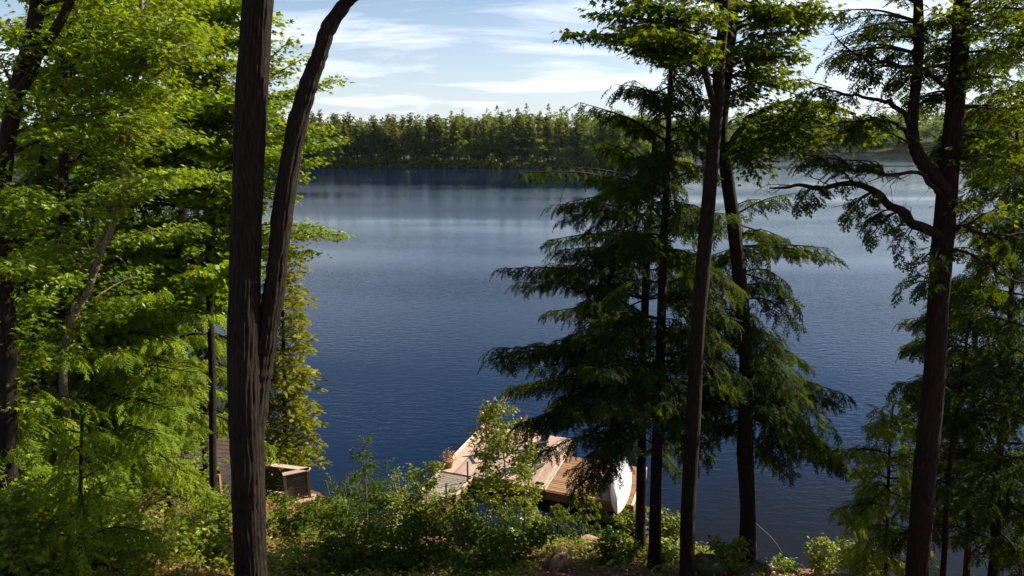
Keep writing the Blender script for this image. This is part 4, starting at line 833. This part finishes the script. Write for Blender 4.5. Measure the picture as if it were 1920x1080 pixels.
a = G(1466, 1050); a[2] = .1; b = P(1418, 982, a[1]+.6); mb = MB(); mb.tube(smoothpts([a, (a+b)/2+np.array([.1, 0, 0]), b], 8), [.012]*4+[.006]*5 if False else .010, 5); o = mb.build('bare_twig', M['bark_dead'], None, a, True); o.location = tuple(a); tag(o, 'bare brown twig leaning out of the water beside the white-rimmed pipe', 'twig')
# upturned root wad
rw = G(262, 985); rt = tag(empty('upturned_roots', rw), 'upturned stump with reddish soil and tangled roots below the boardwalk', 'stump')
mb = MB(); p = [rw-UP*.2, rw+UP*.15, rw+UP*.4, rw+np.array([.05, .1, .62])]; mb.tube(smoothpts(p, 10), np.interp(np.linspace(0, 1, 10), [0, .4, .8, 1], [.62, .45, .22, .12]), 16, rough=.35); mb.build('soil_mound', M['root'], rt, rw, True)
mb = MB(); c = rw+np.array([-.45, .05, .45]); mb.tube([c, c+np.array([-.45, .1, .08])], [.17, .14], 12, rough=.1); mb.build('cut_log', M['brown_wood'], rt, rw, True)
for i in range(46):
    a = rng.uniform(0, 6.28); d = np.array([math.cos(a), math.sin(a), 0]); q = rw+UP*rng.uniform(.1, .6)+d*.15; l_ = rng.uniform(.4, 1.1)
    pts_ = [q, q+d*l_*.4+UP*rng.uniform(-.1, .25)+rng.normal(0, .06, 3), q+d*l_*.8+UP*rng.uniform(-.35, .1)+rng.normal(0, .1, 3), q+d*l_+UP*rng.uniform(-.5, 0)+rng.normal(0, .14, 3)]
    mb = MB(); mb.tube(smoothpts(pts_, 9), np.linspace(.022, .005, 10)[:len(smoothpts(pts_, 9))], 4, cap=False); mb.build('root', M['root'], rt, rw, True)
#@@END_STRUCT
#@@PLANTS
# ------------------------------------------------------------------ saplings, shrubs, ferns
def shrub(name, loc, h, r, label, cat='shrub', mat='shrub', leaf=OV, size=.11, n=260, group=None, stems=6, tip=None, woodm='bark_grey', lev=.4):
    loc = np.array(loc, float); root = tag(empty(name, loc), label, cat, group); lv = MB(); tp = MB()
    for k in range(stems):
        a = rng.uniform(0, 6.28); rr = r*math.sqrt(rng.random()) if stems > 1 else 0; e = loc+np.array([math.cos(a)*rr, math.sin(a)*rr, h*rng.uniform(.6, 1) if stems > 1 else h])
        pts_ = smoothpts([loc-UP*.05, loc+(e-loc)*.45+rng.normal(0, .04, 3), e], 8); mb = MB(); mb.tube(pts_, np.linspace(.010+.004*h, .004, len(pts_)), 4, cap=False); mb.build('stem', M[woodm], root, loc)
        m = max(3, int(n/stems/7)); t = rng.uniform(.25, 1, m); ip = np.array([[np.interp(x, np.linspace(0, 1, len(pts_)), pts_[:, c]) for c in range(3)] for x in t])
        sprd = r*(.42 if stems > 1 else .5)*(1.15-t); ang = rng.uniform(0, 6.28, m); dr = np.stack([np.cos(ang), np.sin(ang), ang*0], 1)
        ip = ip+dr*sprd[:, None]; leaf_cloud(lv, ip, dr, leaf, size, per=7, spread=size*.85, up_j=lev)
        if tip: leaf_cloud(tp, e[None]+np.array([[0, 0, .05]]), np.array([[0, 0, 1.]]), OV, size*.8, per=8, spread=size*.4, up_j=1)
    l = lv.build('leaves', M[mat], root, loc); l['kind'] = 'stuff'; TRI[0] += lv.tris()
    if tip: l = tp.build('young_leaves', M['red_leaf'], root, loc); l['kind'] = 'stuff'
    return root
def sapling(loc, h, label, layers, mat='shrub', size=.11, tip=False, lean=(0, 0), r=.9):
    loc = np.array(loc, float); root = tag(empty('maple_sapling', loc), label, 'sapling'); top = loc+UP*h+np.array([lean[0], lean[1], 0])
    tr = smoothpts([loc-UP*.1, loc+(top-loc)*.5+rng.normal(0, .08, 3), top], 14); mb = MB(); mb.tube(tr, np.linspace(.03, .008, len(tr)), 7); mb.build('stem', M['bark_grey'], root, loc, True)
    for i in range(layers):
        t = .22+.74*(i+rng.uniform(0, .8))/layers; b = np.array([np.interp(t, np.linspace(0, 1, len(tr)), tr[:, c]) for c in range(3)])
        a = i*2.4+rng.uniform(-.5, .5); l_ = r*(1.1-t*.75)*rng.uniform(.7, 1.2); e = b+np.array([math.cos(a)*l_, math.sin(a)*l_, l_*rng.uniform(.1, .55)])
        wd, lf = MB(), MB(); wd.tube(smoothpts([b, (b+e)/2+UP*.04, e], 6), .006, 4, cap=False); m = 13; q = b+(e-b)*np.linspace(.25, 1.05, m)[:, None]+rng.normal(0, .05, (m, 3))
        leaf_cloud(lf, q, np.tile(unit(e-b), (m, 1)), OV if mat == 'shrub' else MLO, size, per=6, spread=.10)
        w1 = wd.build('branch', M['bark_grey'], root, loc); l1 = lf.build('leaves', M[mat], w1, loc); l1['kind'] = 'stuff'; TRI[0] += lf.tris()
        if tip and t > .6: tp = MB(); leaf_cloud(tp, (e+UP*.06)[None], np.array([[0, 0, 1.]]), OV, .09, per=9, spread=.04, up_j=1); l2 = tp.build('young_leaves', M['red_leaf'], w1, loc); l2['kind'] = 'stuff'
    return root
b = P(950, 985, 19.3); b[2] = gz(b[0], b[1]); hh = P(930, 745, 19.3)[2]-b[2]
sapling(b, hh, 'tall young maple with reddish shoot tips in front of the pale dock', 38, size=.12, tip=True, lean=(-.35, 0), r=1.25)
b = P(915, 985, 19.8); b[2] = gz(b[0], b[1]); sapling(b, P(905, 760, 19.8)[2]-b[2], 'slim young maple left of the tall one, reddish tips over the dock corner', 16, size=.11, tip=True, r=.7)
b = P(985, 985, 19.5); b[2] = gz(b[0], b[1]); sapling(b, P(975, 770, 19.5)[2]-b[2], 'young maple right of the tall one under the hemlock boughs', 16, size=.11, tip=True, r=.7)
b = P(690, 1000, 19.6); b[2] = gz(b[0], b[1]); sapling(b, P(683, 820, 19.6)[2]-b[2], 'thin sapling with a round leafy top above the dark water', 12, mat='maple_dark', size=.14, r=.75)
b = P(800, 1000, 19.5); b[2] = gz(b[0], b[1]); sapling(b, P(790, 865, 19.5)[2]-b[2], 'bushy sapling beside the gangway', 14, size=.12, r=.9)
for (px, py, D_, ty, lab, mt_, r_) in ((45, 1000, 11.5, 800, 'leafy maple sapling at the left edge among the feathery hemlocks', 'maple', 1.0), (255, 960, 15, 800, 'broad bright maple sapling above the upturned roots', 'maple', 1.1), (345, 900, 18, 770, 'light green maple sapling hiding the shed front', 'maple', 1.1),
        (120, 960, 12.5, 740, 'tall maple sapling beside the slender straight maple', 'maple', 1.0), (200, 1040, 10.8, 900, 'low maple sapling in front of the boardwalk end', 'maple', .9), (20, 1060, 9.6, 930, 'maple sapling in the bottom left corner', 'maple', .9)):
    b = P(px, py, D_); b[2] = gz(b[0], b[1]); sapling(b, max(.9, P(px, ty, D_)[2]-b[2]), lab, 22, mat=mt_, size=.15, r=r_)
# shrub layer, one thing each
def put(px, py): return G(px, py)
SH = [  # px, py, h, r, kind, label
 (612, 990, .8, .6, 'shrub', 'round bright shrub just right of the corner railing'),
 (640, 985, 1.0, .8, 'dark', 'dark shrub on the bank left of the thin sapling'),
 (720, 1010, .8, .8, 'shrub', 'yellow-green shrub just above the end of the fallen branch'),
 (660, 1065, .7, .8, 'dark', 'dark shrub at the bottom edge left of the shaded middle'),
 (880, 1020, .9, .7, 'shrub', 'bright shrub in front of the slim young maple'),
 (1000, 1000, .7, .5, 'shrub', 'bright shrub among the ferns'),
 (770, 1065, .6, .8, 'dark', 'low dark shrub at the bottom edge in the shade'),
 (900, 1075, .6, .8, 'dark', 'low dark shrub at the bottom edge left of the boulder'),
 (480, 1075, .6, .7, 'maple', 'maple seedlings at the foot of the double trunk'),
 (700, 960, 1.2, .9, 'dark', 'broad dark shrub below the thin sapling'),
 (750, 965, 1.1, .9, 'shrub', 'leafy shrub at the foot of the gangway'),
 (800, 985, 1.0, .8, 'shrub', 'yellow-green shrub in front of the gangway planks'),
 (850, 1000, 1.1, .8, 'shrub', 'shrub left of the young maples'),
 (900, 1040, 1.0, .9, 'dark', 'shaded shrub under the young maples'),
 (960, 1050, .9, .8, 'dark', 'shaded shrub left of the upright boulder'),
 (830, 1050, .9, .9, 'dark', 'low dark shrub in the bottom shade left of the young maples'),
 (760, 1030, .7, .7, 'dark', 'low dark shrub at the end of the fallen branch'),
 (640, 1035, .8, .8, 'dark', 'dark shrub under the left end of the fallen branch'),
 (560, 1060, .7, .8, 'maple', 'low maple seedlings with big bright leaves right of the double trunk'),
 (600, 1070, .6, .7, 'maple', 'second patch of maple seedlings at the bottom edge right of the double trunk'),
 (540, 1010, .9, .7, 'dark', 'dark shrub right behind the double trunk'),
 (1065, 1000, .7, .5, 'hem', 'small hemlock seedling in front of the brown dock'),
 (1140, 990, .9, .6, 'shrub', 'sunlit shrub in front of the canoe bow'),
 (1180, 1000, .8, .5, 'shrub', 'sunlit shrub left of the reddish trunk'),
 (1150, 1055, .5, .5, 'dark', 'small dark broad-leaved shrub in front of the flat stones'),
 (1255, 1040, 1.1, .35, 'shrub', 'upright yellow-green shrub between the two dark straight trunks'),
 (1240, 1060, .6, .3, 'shrub', 'low bright shrub at the foot of the straight black trunk'),
 (1360, 1062, .5, .3, 'shrub', 'small bright plant right of the mossy rock'),
 (1475, 1078, .4, .3, 'maple', 'tiny plant below the white-rimmed pipe'),
 (1540, 1076, .8, .5, 'shrub', 'shrub at the water edge left of the young hemlock'),
 (1600, 1078, .8, .5, 'shrub', 'shrub with sunlit top under the young hemlock'),
 (400, 985, .8, .6, 'shrub', 'light shrub left of the double trunk near the shed post'),
 (380, 1000, .7, .6, 'maple', 'broad-leaved seedling right of the upturned roots'),
 (330, 1040, .9, .7, 'maple', 'large-leaved seedling below the upturned roots'),
 (400, 1050, .9, .7, 'shrub', 'drooping long-leaved plant left of the double trunk'),
 (280, 1070, .9, .8, 'shrub', 'arching long-leaved plant at the bottom edge'),
 (200, 1060, 1.0, .9, 'maple', 'broad bright seedling at the bottom left'),
 (120, 1070, 1.1, .9, 'shrub', 'bright shrub at the bottom left below the small hemlock sapling'),
 (40, 1075, 1.1, .9, 'maple', 'large-leaved bright shrub in the bottom left corner'),
 (160, 1000, 1.1, .8, 'maple', 'broad-leaved sapling beside the boardwalk end'),
 (230, 1020, .8, .7, 'shrub', 'low shrub in front of the upturned roots'),
 (410, 945, 1.1, .6, 'shrub', 'tall light green shrub in front of the shed door'),
 (305, 960, 2.0, .7, 'shrub', 'tall light green shrub between shed and boardwalk'),
 (440, 900, 1.8, .7, 'shrub', 'pale leafy shrub right of the shed behind the double trunk'),
 (520, 930, 1.6, .5, 'shrub', 'pale leafy shrub at the cedar foot above the corner railing'),
]
for i, (px, py, h, r, kd, lab) in enumerate(SH):
    g = put(px, py)
    if kd == 'hem':
        continue
    h *= 1.7 if 620 < px < 960 else 1.3; r *= 1.25
    if kd == 'maple': shrub('maple_seedling', g, h, r, lab, 'seedling', 'maple', MLO, .15 if py > 1000 else .13, 420, stems=8, lev=.25)
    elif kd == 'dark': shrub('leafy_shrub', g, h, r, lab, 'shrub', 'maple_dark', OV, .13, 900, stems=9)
    else: shrub('leafy_shrub', g, h, r, lab, 'shrub', 'shrub', OV, .12, 850, stems=9)
# small hemlocks in front of the dock
for (px, py, topy, lab) in ((1098, 1010, 880, 'small bright hemlock in front of the brown dock and canoe'), (1045, 1005, 940, 'tiny hemlock seedling left of the flat stones')):
    g = put(px, py); tz = P(px, topy, g[1])[2]; t = Tree('hemlock_sapling', [g, (g+np.array([g[0], g[1], tz]))/2, np.array([g[0], g[1], tz])], .03, .008, lab, 'sapling', M['bark_hem'], M['hemlock_lit'], sides=6, rings=12)
    t.random_hem(g[2]+.3, tz-.05, 22, .95, .15, size=.22)
# ferns
def fern(loc, s, label, group):
    loc = np.array(loc, float); mb = MB(); n = 11; a = rng.uniform(0, .6)+np.arange(n)*2*math.pi/n+rng.normal(0, .15, n)
    d = np.stack([np.cos(a), np.sin(a), rng.uniform(.7, 1.6, n)], 1); pick = rng.integers(0, 3, n)
    for i in range(3): q = pick == i; mb.place(FERN[i], np.tile(loc, (q.sum(), 1)), d[q], np.tile(UP, (q.sum(), 1))+rng.normal(0, .1, (q.sum(), 3)), s*rng.uniform(.8, 1.2, q.sum()))
    o = mb.build('fern', M['fern'], None, loc); o.location = tuple(loc); tag(o, label, 'fern', group)
for (px, py, s, lab) in ((990, 1000, .8, 'feathery fern right of the young maple, nearest the dock'), (1020, 990, .7, 'fern left in the row below the dock front'), (1045, 985, .7, 'middle fern in the row below the dock front'), (1075, 985, .7, 'right fern in the row below the dock front'),
                         (970, 1025, .8, 'fern in front of the young maples, left of the boulder'), (1150, 1010, .6, 'fern beside the left flat stone'), (1260, 1062, .7, 'fern at the foot between the two straight trunks'), (880, 985, .6, 'fern at the shore left of the young maples'), (1010, 1020, .6, 'fern above the boulder')):
    fern(put(px, py), s, lab, 'ferns on the bank')
# low ground cover and fallen leaves
def scatter(n, x0, x1, y0, y1):
    x = rng.uniform(x0, x1, n); y = rng.uniform(y0, y1, n); k = y < shore(x)-.15; x, y = x[k], y[k]; return np.stack([x, y, ground(x, y)+.02], 1)
p = scatter(26000, -14, 9, 9, 24); mb = MB(); mb.place(diamond(.32), p, rng.normal(0, 1, p.shape)*np.array([1, 1, .3]), UP+rng.normal(0, .5, p.shape), rng.uniform(.05, .11, len(p)))
tag(mb.build('leaf_litter', M['litter']), 'brown fallen leaves covering the slope', 'fallen leaves', kind='stuff'); TRI[0] += mb.tris()
p = scatter(6600, -16, 6, 9, 24); k = vnoise(p[:, 0]*.8+9, p[:, 1]*.8) > .42-.20*(p[:, 0] < -5)+.16*((p[:, 0] > .5) & (p[:, 1] < 17)); p = p[k]; mb = MB()
leaf_cloud(mb, p+UP*.12, rng.normal(0, 1, p.shape), OV, .10, per=7, spread=.13, up_j=.4)
tag(mb.build('ground_cover', M['shrub']), 'low green plants growing over the slope', 'undergrowth', kind='stuff'); TRI[0] += mb.tris()
#@@END_PLANTS
#@@FAR
# ------------------------------------------------------------------ the far shore
def far_pine(seed, h=20, base=.18):
    r = np.random.default_rng(seed); mb = MB(); nl = int(r.integers(26, 34)); tr = MB(); tr.tube([[0, 0, -1], [0, 0, h*.97]], [.3, .05], 5, cap=False)
    for i in range(nl):
        t = base+(1-base)*(i+r.uniform(0, .7))/nl; z = h*t; k = 4 if t < .9 else 2
        for j in range(k):
            a = r.uniform(0, 6.28); ln = h*.235*(1-t)**.7*r.uniform(.4, 1.3)+.35; m = max(4, int(ln*6)); q = r.uniform(.1, 1, m)
            p = np.stack([np.cos(a)*ln*q, np.sin(a)*ln*q, z+ln*q*.12+0*q], 1)+r.normal(0, 1, (m, 3))*np.array([.35, .35, .14])
            mb.place((DI[0]*np.array([1, 1.6, 1]), DI[1]), p, r.normal(0, 1, (m, 3))*np.array([1, 1, .25]), UP+r.normal(0, .38, (m, 3)), r.uniform(.55, 1.15, m), np.clip(r.normal(.45, .3, m), 0, 1))
    return tr, mb
def far_broad(seed, h=14):
    r = np.random.default_rng(seed); mb = MB(); tr = MB(); tr.tube([[0, 0, -1], [0, 0, h*.6]], [.25, .1], 5, cap=False)
    for b in range(11):
        c = np.array([r.normal(0, h*.16), r.normal(0, h*.16), h*r.uniform(.22, .82)]); rad = h*r.uniform(.14, .22); m = 110; d = r.normal(0, 1, (m, 3)); d /= np.linalg.norm(d, axis=1)[:, None]; d[:, 2] = np.abs(d[:, 2])*.9-.15
        mb.place((DI[0]*np.array([1, 1.7, 1]), DI[1]), c+d*rad*r.uniform(.75, 1.1, (m, 1)), r.normal(0, 1, (m, 3)), d+UP*.5+r.normal(0, .4, (m, 3)), r.uniform(.55, 1.1, m)*h/14, np.clip(r.normal(.5, .28, m), 0, 1))
    return tr, mb
protos = {'pine': [far_pine(s, 20, .06+.10*(s % 3)) for s in range(9)], 'broad': [far_broad(s+50) for s in range(6)]}
PM = {}
for k_, ls in protos.items():
    PM[k_] = []
    for tr, mb in ls:
        a = tr.build('trunk', M['bark_hem']); b = mb.build('crown', M['pine_far' if k_ == 'pine' else 'decid_far']); PM[k_].append((a.data, b.data)); TRI[0] += mb.tris()
        bpy.data.objects.remove(a); bpy.data.objects.remove(b)
def far_tree(kind, x, y, z, s, label, group, i):
    tm, cm = PM[kind][i % len(PM[kind])]; r = empty('far_pine_tree' if kind == 'pine' else 'far_broadleaf_tree', (x, y, z)); r.rotation_euler = (0, 0, rng.uniform(0, 6.28)); r.scale = (s*rng.uniform(.9, 1.15),)*2+(s,)
    tag(r, label, 'tree', group)
    for nm, d in (('trunk', tm), ('crown', cm)): o = bpy.data.objects.new(nm, d); COL.objects.link(o); o.parent = r
i = 0
for row, (yy, n_, x0, x1) in enumerate([(291, 44, -110, 58), (297, 40, -112, 60), (304, 36, -114, 56), (312, 32, -118, 52), (322, 28, -122, 50)]):
    for k in range(n_):
        x = x0+(x1-x0)*(k+rng.uniform(0, 1))/n_; y = yy+rng.uniform(-3, 3); z = float(pen(np.array(x), np.array(y)))
        tall = .97+.03*math.exp(-((x-8)/45)**2); kd = 'broad' if rng.random() < .30 else 'pine'; where = ['at the waterline', 'just behind the waterline', 'halfway back', 'near the back', 'at the skyline'][row]+', '+['left end', 'left of the middle', 'in the middle', 'right of the middle', 'towards the point'][min(4, int((x+116)/36))]; s = (rng.uniform(.72, 1.04) if row < 4 else rng.uniform(.88, 1.08))*tall*(1 if kd == 'pine' else .8)
        far_tree(kd, x, y, z-.2, s, ('%s pine across the lake, ' % ('tall' if s > .97 else 'shorter') if kd == 'pine' else 'rounded leafy tree across the lake, ')+where, 'pines across the lake' if kd == 'pine' else 'leafy trees across the lake', i); i += 1
# left continuation, seen only through gaps
def mass(name, pts, kinds, label, sc, nq=110):
    mb = MB()
    for j, p_ in enumerate(pts):
        kd = kinds[j % len(kinds)]; k = sc*rng.uniform(.8, 1.15)
        if kd == 'broad': d = rng.normal(0, 1, (nq, 3)); d /= np.linalg.norm(d, axis=1)[:, None]; d[:, 2] = np.abs(d[:, 2])*1.25-.45; p = d*np.array([4.6, 4.6, 5.2])*k*rng.uniform(.8, 1.05, (nq, 1))+np.array([0, 0, 7*k]); up = d+UP*.5; rr_ = np.clip(rng.normal(.55, .25)+rng.normal(0, .12, nq), 0, 1)
        else: t = rng.uniform(.12, 1, nq); a = rng.uniform(0, 6.28, nq); ln = 3.3*(1-t)**.6*k*rng.uniform(.5, 1.1, nq)+.2; p = np.stack([np.cos(a)*ln, np.sin(a)*ln, 19*t*k], 1); up = np.tile(UP, (nq, 1))+rng.normal(0, .4, (nq, 3)); rr_ = np.clip(rng.normal(.35, .25, nq), 0, 1)
        mb.place((DI[0]*np.array([1, 1.8, 1]), DI[1]), p+np.array(p_)-np.array([0, 0, .6]), rng.normal(0, 1, (nq, 3))*np.array([1, 1, .6]), up+rng.normal(0, .3, (nq, 3)), rng.uniform(.9, 1.9, nq)*k, rr_)
    o = mb.build(name, M['decid_far' if kinds[0] == 'broad' else 'pine_far']); tag(o, label, 'forest', kind='stuff'); TRI[0] += mb.tris(); return o
pts_ = [(x, y, float(pen(np.array(x), np.array(y)))) for x, y in zip(rng.uniform(-330, -108, 130), rng.uniform(290, 345, 130))]
mass('distant_forest', pts_, ['pine', 'pine', 'broad'], 'pine forest along the far shore behind the left wood', 1.05)
# right-hand hills across the wide water: nearest trees one by one
cnt = 0
for row in range(5):
    for k in range(24):
        x = 60+(380-60)*(k+rng.uniform(0, 1))/24; y = 474+row*11+rng.uniform(-4, 4)-float(sstep(250, 420, np.array(x)))*60; z = float(hill(np.array(x), np.array(y)))
        kd = 'broad' if rng.random() < .75 else 'pine'; far_tree(kd, x, y, z-.3, rng.uniform(.9, 1.25)*(1 if kd == 'broad' else .85), ('round-crowned tree' if kd == 'broad' else 'dark pine')+' on the hazy hill, '+['at the far waterline', 'just above the waterline', 'low on the slope', 'halfway up', 'high on the slope'][row]+', '+['behind the point', 'right of the point', 'in the middle', 'behind the forked tree', 'far right'][min(4, int((x-60)/64))], 'trees on the hill across the wide water', k+row)
pts_ = []
for q in range(520):
    x = rng.uniform(-60, 520); y = rng.uniform(528, 760); pts_.append((x, y, float(hill(np.array(x), np.array(y)))))
mass('hillside_forest', pts_, ['broad', 'broad', 'broad', 'pine'], 'leafy forest covering the hill beyond the wide water', 1.0)
pts_ = []
for q in range(300):
    x = rng.uniform(-420, 0); y = rng.uniform(540, 760); pts_.append((x, y, float(hill(np.array(x), np.array(y)))-9))
mass('ridge_forest', pts_, ['broad', 'pine'], 'forest on the ridge showing above the pines', 1.0)
# low shore brush across the lake
mb = MB(); n = 10000; x = rng.uniform(-120, 75, n); y = 285.5+6*(vnoise(x*.04, x*0)-.5)+rng.uniform(-1.5, 9, n); hgt = (vnoise(x*.25, x*0+2)*5.2+.4); z = rng.uniform(0, 1, n)*hgt+.2
p = np.stack([x, y, z], 1); mb.place((DI[0]*np.array([1, 1.6, 1]), DI[1]), p, rng.normal(0, 1, p.shape), UP+rng.normal(0, .6, p.shape), rng.uniform(.6, 1.4, n)); tag(mb.build('shore_brush', M['pine_far']), 'dark brush along the far waterline', 'brush', kind='stuff'); TRI[0] += mb.tris()
# small jetty across
jc = PZ(995, 312, .5); jt = tag(empty('small_jetty', jc), 'tiny pale jetty with white posts on the far shore', 'jetty')
mb = MB(); mb.box(jc+np.array([0, -2, 0]), (9, 3.2, .25)); mb.build('deck', M['cap_wood'], jt, jc)
for k in range(6): mb = MB(); mb.box(jc+np.array([-5.5+k*1.1, -.2, 1.0]), (.18, .18, 1.5)); mb.build('post', M['white'], jt, jc)
mb = MB(); mb.box(jc+np.array([6.5, 1, 1.7]), (.35, .35, 3.2)); mb.build('pole', M['white'], jt, jc)
for k in range(3): mb = MB(); mb.box(jc+np.array([-7.4-k*.9, 1.2, .9+k*.55]), (1.1, 1.6, .3)); mb.build('step', M['cap_wood'], jt, jc)
#@@END_FAR
# ------------------------------------------------------------------ air
mb = MB(); mb.box((0, 960, 24.5), (2600, 2000, 56)); 
hz, ht, ho = newmat('air'); pv = N(ht, 'ShaderNodeVolumePrincipled'); pv.inputs['Color'].default_value = (.80, .90, 1, 1); pv.inputs['Density'].default_value = .000028; pv.inputs['Anisotropy'].default_value = .2; L(ht, pv.outputs[0], ho.inputs['Volume'])
hzo = mb.build('haze', hz); hzo['kind'] = 'stuff'
